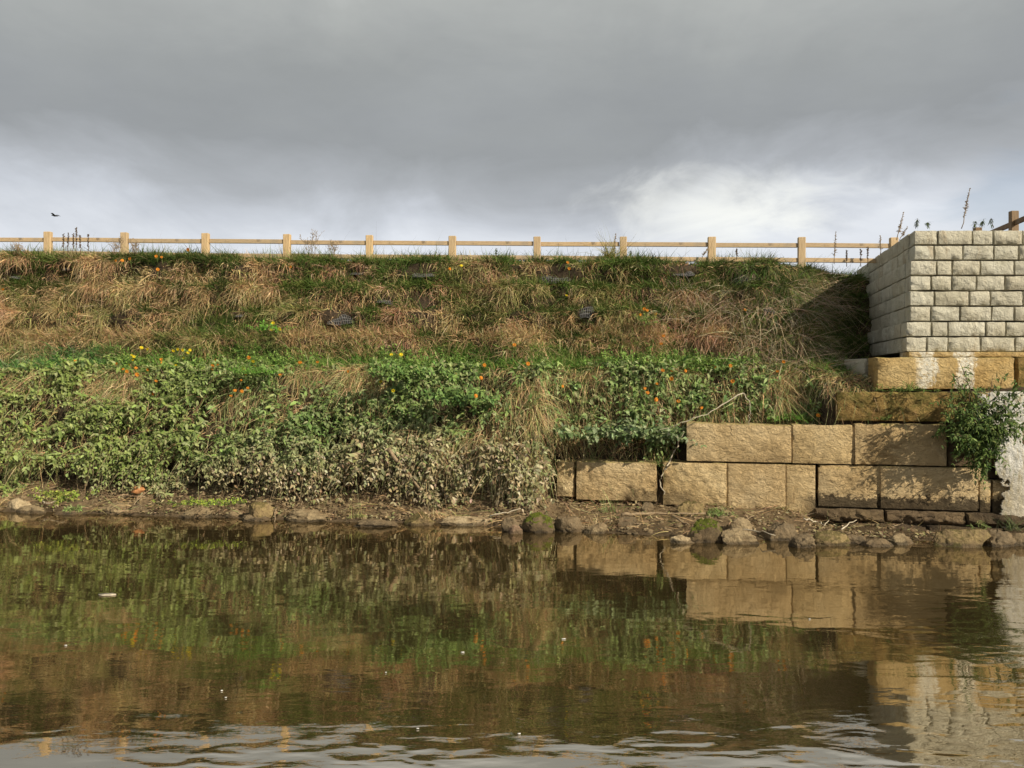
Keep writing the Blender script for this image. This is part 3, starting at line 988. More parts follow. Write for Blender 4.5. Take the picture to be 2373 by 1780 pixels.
RK = [
    (8, 98, 1151, 1186, M_ROCK_PALE, 'long pale bright boulder at the far left water edge', dict(depth=0.5)),
    (34, 112, 1170, 1190, M_ROCK_TAN, 'low brown rock in front of the long pale boulder', dict(depth=0.4)),
    (228, 292, 1161, 1191, M_ROCK_TAN, 'blunt tan boulder with a dark shadowed left end', dict(depth=0.7)),
    (300, 362, 1166, 1193, M_ROCK_BROWN, 'low brown rock right of the blunt tan boulder', dict(depth=0.6)),
    (412, 500, 1174, 1201, M_ROCK_TAN, 'rounded tan boulder under the bright green creeping weed', dict(depth=0.5)),
    (518, 574, 1180, 1200, M_ROCK_TAN, 'small sloping tan rock right of the green creeping weed', dict(depth=0.5)),
    (556, 626, 1191, 1209, M_ROCK_BROWN, 'flat low rock at the water in front of the olive stone', dict(depth=0.5)),
    (574, 634, 1160, 1196, M_ROCK_OLIVE, 'olive mossy stone left of the large smooth boulder', dict(depth=0.6, zb=0.08)),
    (652, 792, 1175, 1210, M_ROCK_TAN, 'large smooth olive-tan boulder, widest on the left half of the shore', dict(depth=0.45)),
    (815, 925, 1201, 1222, M_ROCK_BROWN, 'long flat silty rock right of the large smooth boulder', dict(depth=0.4)),
    (935, 1012, 1184, 1219, M_ROCK_OLIVE, 'hump of stone covered in olive moss and dead grass', dict(depth=0.6)),
    (1018, 1150, 1194, 1219, M_ROCK_PALE, 'long pale flat-topped stone beneath the silted leaves', dict(depth=0.3, square=0.5)),
    (1160, 1206, 1194, 1233, M_ROCK_BROWN, 'small dark rock between the long pale stone and the mossy boulder', dict(depth=0.7)),
    (1178, 1213, 1214, 1238, M_ROCK_PINK, 'small smooth pinkish stone at the waterline', dict(depth=0.5)),
    (1208, 1288, 1183, 1236, M_ROCK_MOSS, 'round dark boulder with bright green moss cap left of the wall', dict(depth=0.8)),
    (1280, 1362, 1194, 1234, M_ROCK_BROWN, 'squared brown stone right of the bright mossy boulder', dict(depth=0.6, square=0.6)),
    (1350, 1408, 1208, 1238, M_ROCK_TAN, 'small rounded tan rock beside dead straw', dict(depth=0.7)),
    (1430, 1476, 1195, 1216, M_ROCK_BROWN, 'small brown rock under the long driftwood branch', dict(depth=0.7, zb=0.10)),
    (1484, 1516, 1162, 1183, M_ROCK_BROWN, 'small pointed rock under the crack of the wall', dict(depth=0.7, zb=0.22)),
    (1566, 1634, 1156, 1200, M_ROCK_OLIVE, 'rounded tan rock leaning against the wall foot', dict(depth=0.6, zb=0.14)),
    (1588, 1678, 1196, 1259, M_ROCK_MOSS, 'large dark boulder with dull green moss beside the driftwood', dict(depth=0.75)),
    (1668, 1760, 1219, 1262, M_ROCK_TAN, 'sloping tan rock touching the right side of the mossy boulder', dict(depth=0.6)),
    (1552, 1614, 1237, 1260, M_ROCK_PALE, 'pale flat stone lying in the water below the mossy boulder', dict(depth=0.4)),
    (1765, 1846, 1205, 1254, M_ROCK_BROWN, 'smooth round brown boulder in front of the wall', dict(depth=0.7)),
    (1690, 1745, 1196, 1228, M_ROCK_TAN, 'small tan rock behind the thin straight twig', dict(depth=0.6, zb=0.10)),
    (1828, 1892, 1231, 1270, M_ROCK_BROWN, 'angular grey-brown rock at the waterline right of the round boulder', dict(depth=0.8, square=0.3)),
    (1880, 1972, 1226, 1266, M_ROCK_OLIVE, 'rough olive rock with a grassy top at the waterline', dict(depth=0.6)),
    (1940, 2010, 1236, 1262, M_ROCK_BROWN, 'low reddish brown mud-covered rock left of the flat slab', dict(depth=0.6)),
    (1990, 2074, 1247, 1268, M_ROCK_BROWN, 'low flat brown slab awash at the waterline', dict(depth=0.4)),
    (2046, 2120, 1233, 1263, M_ROCK_TAN, 'triangular tan rock right of the flat slab', dict(depth=0.6)),
    (2160, 2285, 1218, 1269, M_ROCK_OLIVE, 'largest squared rock on the right with a pale flat top', dict(depth=0.55, square=0.55)),
    (2270, 2354, 1224, 1268, M_ROCK_BROWN, 'dark rounded rock right of the largest squared rock', dict(depth=0.6)),
    (2340, 2420, 1230, 1266, M_ROCK_TAN, 'tan rock cut off by the right edge of the view', dict(depth=0.6)),
    (120, 205, 1178, 1193, M_ROCK_BROWN, 'low silty stone under the yellow-green weed at left', dict(depth=0.5)),
]
for i, (a, b_, c_, d_, mt, lb, kw) in enumerate(RK):
    rock(a, b_, c_, d_, mt, lb, seed=i + 1, **kw)

# ------------------------------------------------------------------ driftwood, twigs and dead stems
def stick(name, pxs, r, mat, label, lift=0.05, cat='branch', n=8, amp=0.012, Ys=None):
    P = []
    for i, (x, y) in enumerate(pxs):
        P.append(unp(x, y, Ys[i]) if Ys is not None else hit(x, y, lift))
    path = []
    for i in range(len(P) - 1):
        seg = wobble(P[i], P[i + 1], n, amp)
        path += list(seg if i == 0 else seg[1:])
    path = np.array(path)
    rad = np.linspace(r, r * 0.45, len(path)) * (1 + 0.12 * rng.normal(size=len(path)))
    mb = MB(); mb.tube(path, rad, 7)
    return tag(mb.build(name, mat, None, origin=tuple(path[0])), label, cat)


stick('driftwood_branch', [(1440, 1194), (1520, 1189), (1636, 1190)], 0.030, M_STICK, 'long bent driftwood branch lying in front of the wall foot', 0.06)
stick('driftwood_branch', [(1555, 1196), (1597, 1217)], 0.022, M_STICK, 'short thick branch leaning on the large mossy boulder', 0.08)
stick('twig', [(1702, 1213), (1770, 1185)], 0.010, M_STICK, 'thin straight twig slanting up from the mossy boulder to the wall', 0.12)
stick('twig', [(1706, 1222), (1797, 1241)], 0.011, M_STICK_PALE, 'straight pale twig lying across rocks right of the mossy boulder', 0.25)
stick('twig', [(1862, 1201), (1895, 1210), (1909, 1218), (1921, 1205)], 0.012, M_STICK_PALE, 'crooked bleached root at the dark wall foot', 0.25)
stick('twig', [(1950, 1227), (1985, 1205)], 0.013, M_STICK_PALE, 'short straight bleached stick at the dark wall foot', 0.35)
stick('twig', [(1135, 1196), (1207, 1178)], 0.010, M_STICK_PALE, 'thin pale stick above the long pale flat stone', 0.15)
stick('dead_twig', [(1722, 911), (1640, 960), (1585, 978), (1525, 999)], 0.010, M_STICK_PALE, 'long thin pale dead stem arching over the wall step', 0.55, 'dead stem', Ys=[13.15, 13.05, 13.1, 13.2])
stick('dead_twig', [(1722, 911), (1738, 935), (1737, 985)], 0.009, M_STICK_PALE, 'short dead stem hanging over the top of the upper sandstone course', 0.5, 'dead stem', Ys=[13.16, 13.05, 13.05])
stick('dead_twig', [(1585, 1000), (1546, 1080), (1528, 1112), (1543, 1165)], 0.015, M_STICK_PALE, 'dead stem hanging down across the dark crack of the wall', 0.3, 'dead stem', Ys=[13.3, 13.45, 13.45, 13.5])
stick('fallen_branch', [(900, 1041), (940, 1090), (977, 1137)], 0.040, M_STICK, 'thick leaf-covered fallen branch slanting through the silted leaves', 0.60, n=6)
stick('twig', [(310, 1170), (370, 1110)], 0.010, M_STICK, 'thin twig slanting up beside the orange dead leaf', 0.25)
stick('twig', [(95, 1160), (108, 1167), (150, 1156)], 0.009, M_STICK_PALE, 'thin pale stalk on the mud right of the long pale boulder', 0.1)
stick('twig', [(505, 1150), (560, 1172)], 0.010, M_STICK, 'thin stalk over the bright green creeping weed', 0.15)
stick('twig', [(640, 1180), (636, 1210)], 0.016, M_STICK, 'short dark root hanging into the water left of the large smooth boulder', 0.1)
stick('twig', [(666, 1105), (690, 1150), (702, 1175)], 0.014, M_STICK, 'forked pale root below the nettles', 0.3)

# exposed patches of plastic slope mesh between the grass
MESHP = [(746, 826, 722, 757), (866, 916, 688, 706), (1242, 1348, 628, 662), (1336, 1384, 700, 748),
         (1550, 1618, 625, 642), (1695, 1856, 628, 662), (1766, 1808, 704, 736), (946, 1012, 628, 644),
         (804, 846, 624, 640), (14, 52, 634, 648), (138, 168, 616, 630), (540, 566, 722, 738)]
MLAB = ['dark slope mesh panel bared left of centre, above the straw band', 'small slope mesh panel bared under a tuft of pale straw', 'slope mesh panel bared near the crest at centre right',
        'narrow slope mesh panel bared lower down at centre right', 'small slope mesh panel bared under the crest left of the longest one', 'longest bared slope mesh panel, under the crest near the grey wall',
        'dark slope mesh panel bared among dry stems left of the grey wall', 'thin strip of slope mesh bared under the crest near the middle', 'small dark slope mesh gap under the crest left of the middle',
        'small slope mesh gap at the far left edge', 'slope mesh gap under the crest below the dock spikes', 'tiny dark slope mesh gap right of the dark green grass tuft']
for (x0, x1, y0, y1), lb in zip(MESHP, MLAB):
    c = hit((x0 + x1) / 2, (y0 + y1) / 2, 0.0)
    Yb = c[1] - 0.08
    A = unp(x0, y1, Yb); B = unp(x1, y0, Yb)
    base = ((A[0] + B[0]) / 2, Yb, A[2])
    r_ = thing('slope_mesh', lb, 'slope mesh', base, 'bared slope mesh panels')
    n_, m_ = 24, 8
    U, T_ = np.meshgrid(np.linspace(0, 1, n_), np.linspace(0, 1, m_), indexing='ij')
    lean = 0.16
    def surf(u, t):
        x = A[0] + (B[0] - A[0]) * u
        env = np.clip(1 - np.abs(2 * u - 1) ** 6, 0, 1) ** 0.5
        hi = env * (0.62 + 0.38 * vnoise(x * 6, 3.0, 1.0)); lo_ = 0.30 * (1 - env) + 0.28 * vnoise(x * 5, 9.0, 2.0)
        z = A[2] + (B[2] - A[2]) * (lo_ + (np.maximum(hi, lo_ + 0.02) - lo_) * t)
        y = Yb + lean * t - 0.04 * np.sin(np.pi * np.clip(t, 0, 1)) + 0.05 * (vnoise(x * 4, z * 3, 1.0) - 0.5) + 0.35 * (np.abs(u - 0.5) * 2) ** 6
        return x, y, z
    sx, sy, sz = surf(U, T_)
    build('liner', np.stack([sx, sy + 0.02, sz], -1).reshape(-1, 3), [grid_faces(n_, m_)], M_CLOTH, r_)
    mb = MB()
    nw = max(5, int((B[0] - A[0]) / 0.034))
    for k in range(nw + 1):
        u = k / nw
        tt = np.linspace(0, 1, 6)
        a_, b__, c_ = surf(u + 0 * tt + rng.normal(0, 0.004), tt)
        mb.tube(np.stack([a_, b__ - 0.005, c_], -1), 0.0045, 4)
    for t0 in (0.02, 0.36, 0.68, 0.98):
        uu = np.linspace(0, 1, 12)
        a_, b__, c_ = surf(uu, t0 + 0 * uu)
        mb.tube(np.stack([a_, b__ - 0.007, c_], -1), 0.004, 4)
    mb.build('strands', M_MESH, r_)


# ------------------------------------------------------------------ grass
def in_mesh(px, py):
    k = np.zeros(len(px), bool)
    for (x0, x1, y0, y1) in MESHP:
        k |= (px > x0 - 2) & (px < x1 + 2) & (py > y0 - 9) & (py < y1 + 2) & (rng.random(len(px)) < 0.95)
    return k


def ell(px, py, E):
    """soft union of ellipses given in display units"""
    r = np.zeros(len(px))
    X, Y = px * 0.9322, py * 0.9322
    X = X + 40 * (fbm(px * 0.02, py * 0.02, 7.0, 3) - 0.5); Y = Y + 30 * (fbm(px * 0.02, py * 0.02, 2.0, 3) - 0.5)
    for (cx_, cy_, rx, ry, s) in E:
        d = ((X - cx_) / rx) ** 2 + ((Y - cy_) / ry) ** 2
        r = np.maximum(r, s * (1 - sm(0.5, 1.3, d)))
    return r


GREEN_UP = [(80, 575, 110, 20, 0.95), (380, 562, 160, 14, 0.9), (120, 605, 70, 18, .7), (480, 705, 85, 34, 1), (575, 715, 45, 30, .7), (700, 620, 110, 34, .75), (385, 632, 26, 14, .9),
            (300, 640, 40, 14, .5), (750, 570, 180, 16, .8), (900, 600, 110, 28, .85), (1040, 690, 46, 24, .9), (1230, 632, 45, 22, .9), (1000, 556, 260, 13, .95),
            (800, 700, 60, 25, .6), (1300, 600, 100, 28, .6), (1440, 590, 170, 30, .75), (1560, 612, 220, 26, .85), (1720, 588, 170, 26, .95), (1650, 700, 70, 40, .85), (1810, 660, 75, 120, .95),
            (1250, 690, 70, 25, .7), (1400, 560, 240, 14, .95), (1650, 562, 200, 12, .9), (1780, 750, 120, 50, .9), (960, 735, 60, 22, .5), (640, 690, 50, 20, .45), (340, 690, 40, 25, .45), (860, 655, 40, 16, .5),
            (1480, 690, 60, 30, .45), (1330, 735, 70, 20, .5)]


def scatter(n, x0, x1, t0, t1):
    X = rng.uniform(x0, x1, n); t = rng.uniform(t0, t1, n)
    x, y, z = bank(X, t)
    px, py = proj(x, y, z)
    return x, y, z, px, py, t


def blades(name, root, d0, L, droop, width, cols, mat, label, cat, K=4, kind='stuff', tipcol=None):
    N = len(L)
    s = np.linspace(0, 1, K + 1)
    d0 = d0 / np.linalg.norm(d0, axis=1, keepdims=True)
    side = np.cross(d0, rng.normal(size=(N, 3))); side /= np.linalg.norm(side, axis=1, keepdims=True)
    bend = rng.normal(size=(N, 3)) * 0.30
    P = root[:, None, :] + L[:, None, None] * (d0[:, None, :] * s[None, :, None] + bend[:, None, :] * (s ** 2)[None, :, None])
    P[:, :, 2] -= (droop * L)[:, None] * (s ** 2)[None, :]
    wd = width[:, None] * (1 - s[None, :] ** 1.6 * 0.88)
    V = np.stack([P - side[:, None, :] * wd[..., None], P + side[:, None, :] * wd[..., None]], 2)   # N,K+1,2,3
    b = (np.arange(N) * (K + 1) * 2)[:, None] + (np.arange(K) * 2)[None, :]
    q = np.stack([b, b + 1, b + 3, b + 2], -1).reshape(-1, 4)
    C = np.repeat(cols[:, None, :], (K + 1) * 2, 1)
    o = build(name, V.reshape(-1, 3), [q], mat, cols=C.reshape(-1, 3), smooth=True)
    return tag(o, label, cat, kind=kind)


def out_dir(n, ox, oy, oz, jx=0.4, jy=0.35, jz=0.35):
    return np.stack([rng.normal(ox, jx, n), rng.normal(oy, jy, n), rng.normal(oz, jz, n)], -1)


def mixcol(n, cols, wts, var=0.18):
    c = np.array(cols)[rng.choice(len(cols), n, p=np.array(wts) / sum(wts))]
    return np.clip(c * (1 + rng.normal(0, var, (n, 1))) * (1 + rng.normal(0, 0.06, (n, 3))), 0.004, 1)


STRAW = [(0.62, 0.43, 0.22), (0.52, 0.34, 0.175), (0.72, 0.55, 0.31), (0.36, 0.22, 0.12), (0.46, 0.40, 0.17)]
STRAW_W = [4, 3, 2.2, 1.6, 1.6]
GREENS = [(0.16, 0.235, 0.05), (0.10, 0.175, 0.035), (0.24, 0.29, 0.08), (0.30, 0.29, 0.10)]
GREENS_W = [4, 3.5, 2, 1]

def expand(cx_, ct_, per, sx, st):
    """blades of tufts: tuft index, root points and offset from the tuft centre"""
    idx = np.repeat(np.arange(len(cx_)), per)
    ox = rng.normal(0, sx, len(idx)); ot = rng.normal(0, st, len(idx))
    x, y, z = bank(cx_[idx] + ox, np.clip(ct_[idx] + ot, 2.2, 20.5))
    return idx, x, y, z, ox, ot


def wall_side(x, y):
    return (x > 6.42 + 0.2366 * (y - 13.15)) & (y > 12.9)


# dry grass of the upper slope: tufts hanging down over each lift
x, y, z, px, py, tt = scatter(14500, -13, 7.4, 11.3, 19.8)
g = ell(px, py, GREEN_UP)
hollow = fbm(x * 2.2, z * 3.0, 5.0, 3)
keep = (rng.random(len(x)) > g * 0.93) & (rng.random(len(x)) < 0.14 + 0.22 * sm(1350, 1550, px) + 1.0 * sm(0.36, 0.56, hollow)) & (py > 583) & ~wall_side(x, y)
keep &= rng.random(len(x)) < 1 - 0.5 * sm(1650, 1950, px)
x, tt = x[keep], tt[keep]
n = len(x)
hl = fbm(x * 2.2, z[keep] * 3.0, 5.0, 3)
tc_ = mixcol(n, STRAW, STRAW_W, 0.22) * 1.04
pk = sm(0.45, 0.65, fbm(x * 0.7, z[keep] * 0.9, 12.0, 3))[:, None]
tc_ = tc_ * (1 - pk * np.array((0.05, 0.15, 0.05)))
yl_ = (sm(0.46, 0.60, fbm(x * 1.1, z[keep] * 1.3, 22.0, 3)) * (rng.random(n) < 0.6))[:, None] * 0.75
tc_ = tc_ * (1 - yl_) + yl_ * mixcol(n, [(0.40, 0.40, 0.15), (0.27, 0.32, 0.09)], [1, 1])
lean = rng.normal(0, 0.38, n); tl = rng.uniform(0.10, 0.26, n) * (0.7 + 0.6 * hl); td = rng.uniform(0.3, 1.4, n)
idx, x, y, z, ox, ot = expand(x, tt, 20, 0.09, 0.20)
px, py = proj(x, y, z)
keep = ~in_mesh(px, py)
idx, x, y, z, ox, ot = [a[keep] for a in (idx, x, y, z, ox, ot)]
N = len(x)
d = out_dir(N, 0, -0.7, 0.5, 0.48, 0.3, 0.45); d[:, 0] += lean[idx] + ox * 1.5; d[:, 2] += ot * 1.5
blades('dry_grass', np.stack([x, y + 0.02, z], -1), d, tl[idx] * rng.uniform(0.55, 1.15, N), td[idx] * rng.uniform(0.7, 1.3, N), rng.uniform(0.003, 0.0092, N),
       np.clip(tc_[idx] * (1 + rng.normal(0, 0.16, (N, 1))), 0.01, 1), M_GRASS, 'straw-coloured dry grass hanging over the upper slope', 'dry grass', K=5)

# upright band of straw just above the ledge
x, y, z, px, py, tt = scatter(42000, -13, 5.9, 11.0, 13.3)
k = fbm(x * 1.0, z * 1.4, 33.0, 3)
keep = (rng.random(len(x)) < sm(0.34, 0.52, k) * 0.8) & (rng.random(len(x)) > ell(px, py, GREEN_UP) * 0.8)
x, y, z = x[keep], y[keep], z[keep]; N = len(x)
blades('straw_band', np.stack([x, y, z], -1), out_dir(N, 0, -0.45, 0.95, 0.35, 0.25, 0.2), rng.uniform(0.12, 0.32, N), rng.uniform(0.2, 0.8, N), rng.uniform(0.003, 0.007, N),
       mixcol(N, STRAW + [(0.34, 0.36, 0.12)], STRAW_W + [1.6], 0.2), M_GRASS, 'upright band of dry straw just above the green ledge', 'dry grass', K=4)

# green grass patches of the upper slope and the crest
x, y, z, px, py, tt = scatter(15500, -13, 7.4, 11.3, 20.3)
g = ell(px, py, GREEN_UP)
g = np.maximum(g, 0.95 * sm(19.0, 19.8, tt))
g = np.maximum(g, 0.10 + 0.55 * sm(0.5, 0.60, fbm(x * 0.9, z * 2.2, 71.0, 3)))
keep = (rng.random(len(x)) < g * 0.75) & ~wall_side(x, y)
x, z, tt = x[keep], z[keep], tt[keep]
n = len(x)
tc_ = mixcol(n, GREENS, GREENS_W, 0.25) * 0.8
tc_ = tc_ * (1 - 0.35 * sm(0.45, 0.6, fbm(x * 0.8, z * 0.9, 8.0, 3))[:, None])
lean = rng.normal(0, 0.35, n); tl = rng.uniform(0.16, 0.34, n); td = rng.uniform(0.3, 0.9, n)
idx, x, y, z, ox, ot = expand(x, tt, 18, 0.05, 0.08)
px, py = proj(x, y, z)
keep = ~in_mesh(px, py + 4)
idx, x, y, z, ox, ot = [a[keep] for a in (idx, x, y, z, ox, ot)]
N = len(x)
d = out_dir(N, 0, -0.5, 0.9, 0.30, 0.25, 0.25); d[:, 0] += lean[idx] + ox * 7
blades('green_grass', np.stack([x, y + 0.02, z], -1), d, tl[idx] * rng.uniform(0.6, 1.2, N), td[idx] * rng.uniform(0.6, 1.3, N), rng.uniform(0.003, 0.0085, N),
       np.clip(tc_[idx] * (1 + rng.normal(0, 0.18, (N, 1))), 0.01, 1), M_GRASS, 'green grass along the crest and in tufts on the upper slope', 'grass', K=4)

# fringe of grass and thin seed stems on the crest and plateau edge
x, y, z, px, py, tt = scatter(26000, -13, 7.4, 19.6, 20.55)
N = len(x)
d = out_dir(N, 0.1, -0.25, 1.0, 0.35, 0.3, 0.15)
cl_ = mixcol(N, GREENS + [(0.36, 0.30, 0.11)], [3, 3, 2, 2, 2.5])
hgt = 0.12 + 0.22 * sm(0.35, 0.7, fbm(x * 1.7, 1.0, 2.0, 3))
blades('crest_grass', np.stack([x, y, z], -1), d, rng.uniform(0.5, 1.15, N) * hgt, rng.uniform(0.05, 0.7, N), rng.uniform(0.0028, 0.005, N), cl_, M_GRASS, 'short rough grass at the foot of the timber fence', 'grass', K=4)
x, y, z, px, py, tt = scatter(900, -13, 7.2, 19.7, 20.5)
N = len(x)
k = fbm(x * 0.8, 7.0, 3.0, 3)
keep = rng.random(N) < sm(0.4, 0.62, k)
x, y, z = x[keep], y[keep], z[keep]; N = len(x)
blades('seed_grass', np.stack([x, y, z], -1), out_dir(N, 0.3, -0.1, 1.0, 0.28, 0.2, 0.1), rng.uniform(0.25, 0.58, N), rng.uniform(0.0, 0.35, N), rng.uniform(0.0018, 0.003, N),
       mixcol(N, [(0.26, 0.22, 0.12), (0.14, 0.12, 0.06), (0.34, 0.28, 0.15)], [1, 1, 1]), M_GRASS, 'sparse thin grass stems standing against the sky by the fence', 'grass stems', K=5)

# ledge: bright green band
x, y, z, px, py, tt = scatter(95000, -13, 6.6, 9.2, 11.6)
k = fbm(x * 1.1, z * 2.0, 40.0, 3)
keep = (rng.random(len(x)) < 0.30 + 0.75 * sm(0.36, 0.58, k))
keep &= rng.random(len(x)) < 1 - 0.45 * sm(1600, 1800, px)
x, y, z, px, py, k = [a[keep] for a in (x, y, z, px, py, k)]
N = len(x)
cl_ = mixcol(N, [(0.15, 0.28, 0.05), (0.10, 0.21, 0.04), (0.22, 0.34, 0.07), (0.38, 0.34, 0.14)], [4, 3, 2.5, 1.2])
blue = (1 - sm(150, 420, px))[:, None] * 0.6
cl_ = cl_ * (1 - blue) + cl_ * np.array((0.75, 0.95, 1.7)) * blue
d = out_dir(N, 0, -0.45, 0.95, 0.5, 0.35, 0.25)
blades('ledge_grass', np.stack([x, y, z], -1), d, rng.uniform(0.10, 0.30, N), rng.uniform(0.2, 0.8, N), rng.uniform(0.003, 0.008, N), cl_, M_GRASS, 'bright green grass along the ledge halfway up the bank', 'grass', K=4)

# grass mixed in the lower bank: straw clumps and long hanging pale blades
STRAW_LOW = [(250, 838, 85, 38, .85), (60, 830, 80, 24, .6), (790, 825, 62, 44, 1), (1130, 880, 80, 60, .75), (1010, 960, 70, 60, .7), (1110, 985, 90, 36, .7), (1230, 920, 50, 30, .8),
             (1240, 815, 90, 26, .8), (520, 850, 60, 26, .9), (70, 960, 45, 40, .5), (40, 1010, 60, 40, .4), (620, 900, 40, 40, .5), (1430, 815, 60, 22, .6), (1690, 850, 50, 45, 1), (1560, 880, 60, 30, .5), (680, 810, 60, 20, .7), (890, 930, 50, 50, .5)]
x, y, z, px, py, tt = scatter(90000, -13, 6.4, 6.6, 10.2)
g = ell(px, py, STRAW_LOW)
keep = rng.random(len(x)) < np.maximum(g * 0.95, 0.14 + 0.10 * sm(1240, 1330, px))
x, y, z, px, py, g = [a[keep] for a in (x, y, z, px, py, g)]
N = len(x)
d = out_dir(N, 0, -0.8, 0.5, 0.45, 0.3, 0.4); d[:, 0] += (fbm(x * 1.4, z * 1.5, 15.0, 2) - 0.5) * 1.8
cl_ = mixcol(N, STRAW + [(0.40, 0.43, 0.18), (0.25, 0.31, 0.10)], STRAW_W + [4.0, 3.2])
blades('bank_grass', np.stack([x, y - 0.02, z], -1), d, rng.uniform(0.25, 0.62, N) * (0.75 + 0.25 * g), rng.uniform(0.6, 1.5, N), rng.uniform(0.003, 0.0085, N), cl_, M_GRASS, 'pale hanging grass between the leafy plants of the lower bank', 'dry grass', K=5)

# corner grass below the grey wall, its blades darkened to carry the wall's shadow
x, y, z, px, py, tt = scatter(5200, 3.9, 6.6, 7.2, 19.0)
keep = ~wall_side(x, y) & (px > 1660) & (rng.random(len(x)) < sm(1650, 1800, px) * 0.85) & ~((px > 1925) & (py > 815))
x, tt = x[keep], tt[keep]
n = len(x)
tc_ = mixcol(n, GREENS + STRAW[:2] + [(0.38, 0.37, 0.22), (0.06, 0.105, 0.025), (0.14, 0.10, 0.06)], [2, 4, 1, 0.6, 0.9, 0.8, 1.0, 4, 2], 0.25)
lean = rng.normal(-0.1, 0.5, n); tl = rng.uniform(0.13, 0.32, n); td = rng.uniform(0.5, 1.4, n)
idx, x, y, z, ox, ot = expand(x, tt, 13, 0.045, 0.07)
N = len(x)
d = out_dir(N, 0, -0.8, 0.5, 0.30, 0.25, 0.3); d[:, 0] += lean[idx] + ox * 6
blades('corner_grass', np.stack([x, y, z], -1), d, tl[idx] * rng.uniform(0.6, 1.15, N), td[idx], rng.uniform(0.003, 0.008, N),
       np.clip(tc_[idx] * (1 + rng.normal(0, 0.2, (N, 1))), 0.01, 1), M_GRASS, 'long hanging grass in the shaded corner beside the grey wall', 'grass', K=5)

# tangle of bare dry stems left of the grey wall
x, y, z, px, py, tt = scatter(9000, 2.6, 6.9, 9.8, 18.0)
keep = (rng.random(len(x)) < ell(px, py, [(1700, 790, 110, 70, 1), (1660, 700, 90, 60, .8), (1750, 640, 90, 50, .6), (1690, 850, 50, 40, .8), (1550, 670, 90, 40, .6), (1480, 660, 60, 40, .4)])) & ~((x > 6.42 + 0.2366 * (y - 13.15)))
x, y, z = x[keep], y[keep], z[keep]; N = len(x)
blades('dry_stem_tangle', np.stack([x, y, z], -1), out_dir(N, 0, -0.8, 0.25, 0.8, 0.3, 0.6), rng.uniform(0.3, 0.85, N), rng.uniform(0.1, 1.0, N), rng.uniform(0.002, 0.005, N),
       mixcol(N, [(0.56, 0.42, 0.28), (0.42, 0.29, 0.19), (0.66, 0.55, 0.38)], [1, 1, 1]), M_DRY, 'tangle of bare dry stems on the slope left of the grey wall', 'dry stems', K=6)


# ------------------------------------------------------------------ leafy plants
LEAF_S = np.array([0.0, 0.28, 0.66, 1.0])


def leaves_mesh(p, f, up, L, Wd, curl, fold=0.25):
    """(verts, quads, tris) of N leaves: base p, forward f, approximate up normal"""
    N = len(p)
    f = f / np.linalg.norm(f, axis=1, keepdims=True)
    sd = np.cross(f, up); sd /= np.linalg.norm(sd, axis=1, keepdims=True) + 1e-9
    nn = np.cross(sd, f)
    def mid(s):
        return p + f * (L * s)[:, None] - nn * (curl * L * s * s)[:, None]
    m0, m1, m2, m3 = [mid(np.full(N, s)) for s in LEAF_S]
    w1, w2 = Wd * 0.5, Wd * 0.42
    l1 = m1 + sd * w1[:, None] + nn * (w1 * fold)[:, None]; r1 = m1 - sd * w1[:, None] + nn * (w1 * fold)[:, None]
    l2 = m2 + sd * w2[:, None] + nn * (w2 * fold)[:, None]; r2 = m2 - sd * w2[:, None] + nn * (w2 * fold)[:, None]
    V = np.stack([m0, m1, m2, m3, l1, r1, l2, r2], 1)
    b = (np.arange(N) * 8)[:, None]
    q = np.concatenate([b + np.array([1, 4, 6, 2]), b + np.array([5, 1, 2, 7])])
    t = np.concatenate([b + np.array([0, 4, 1]), b + np.array([0, 1, 5]), b + np.array([6, 3, 2]), b + np.array([2, 3, 7])])
    return V.reshape(-1, 3), q, t


def leafy_stems(root, d0, SL, droop, gap=0.055, leaf=(0.06, 0.11), ratio=0.5, hang=0.35, cf=None, start=0.25):
    """leaves in opposite pairs along arching stems; returns leaf arrays and stem polylines"""
    d0 = d0 / np.linalg.norm(d0, axis=1, keepdims=True)
    idx, sv, sg = [], [], []
    for i in range(len(SL)):
        k = max(3, int(SL[i] * (1 - start) / gap))
        s = start + (1 - start) * (np.arange(k) + 0.5) / k
        idx += [i] * (2 * k); sv += list(np.repeat(s, 2)); sg += [0, 1] * k
    idx = np.array(idx); s = np.array(sv); sg = np.array(sg)
    Nn = len(idx)
    P = root[idx] + (SL[idx])[:, None] * (d0[idx] * s[:, None])
    P[:, 2] -= droop[idx] * SL[idx] * s ** 2
    bnd = rng.normal(0, 0.30, (len(SL), 3)) * np.array((1, 0.6, 0.5))
    P += bnd[idx] * (SL[idx] * s ** 2)[:, None]
    tan = d0[idx].copy(); tan[:, 2] -= 2 * droop[idx] * s
    tan /= np.linalg.norm(tan, axis=1, keepdims=True)
    node = (np.arange(Nn) // 2)
    az = (node % 2) * (math.pi / 2) + sg * math.pi + rng.normal(0, 0.6, Nn)
    ref = np.tile(np.array((0.0, 0.0, 1.0)), (Nn, 1)) + rng.normal(0, 0.05, (Nn, 3))
    a = np.cross(tan, ref); a /= np.linalg.norm(a, axis=1, keepdims=True) + 1e-9
    b = np.cross(tan, a)
    f = a * np.cos(az)[:, None] + b * np.sin(az)[:, None] + tan * 0.45
    f[:, 2] -= hang + rng.normal(0, 0.2, Nn)
    f[:, 1] -= 0.15
    up = np.tile(np.array((0.0, -0.55, 1.0)), (Nn, 1)) + rng.normal(0, 0.30, (Nn, 3))
    L = rng.uniform(leaf[0], leaf[1], Nn) * (1.1 - 0.45 * s)
    return P, f, up, L, L * ratio * rng.uniform(0.8, 1.2, Nn), idx, s


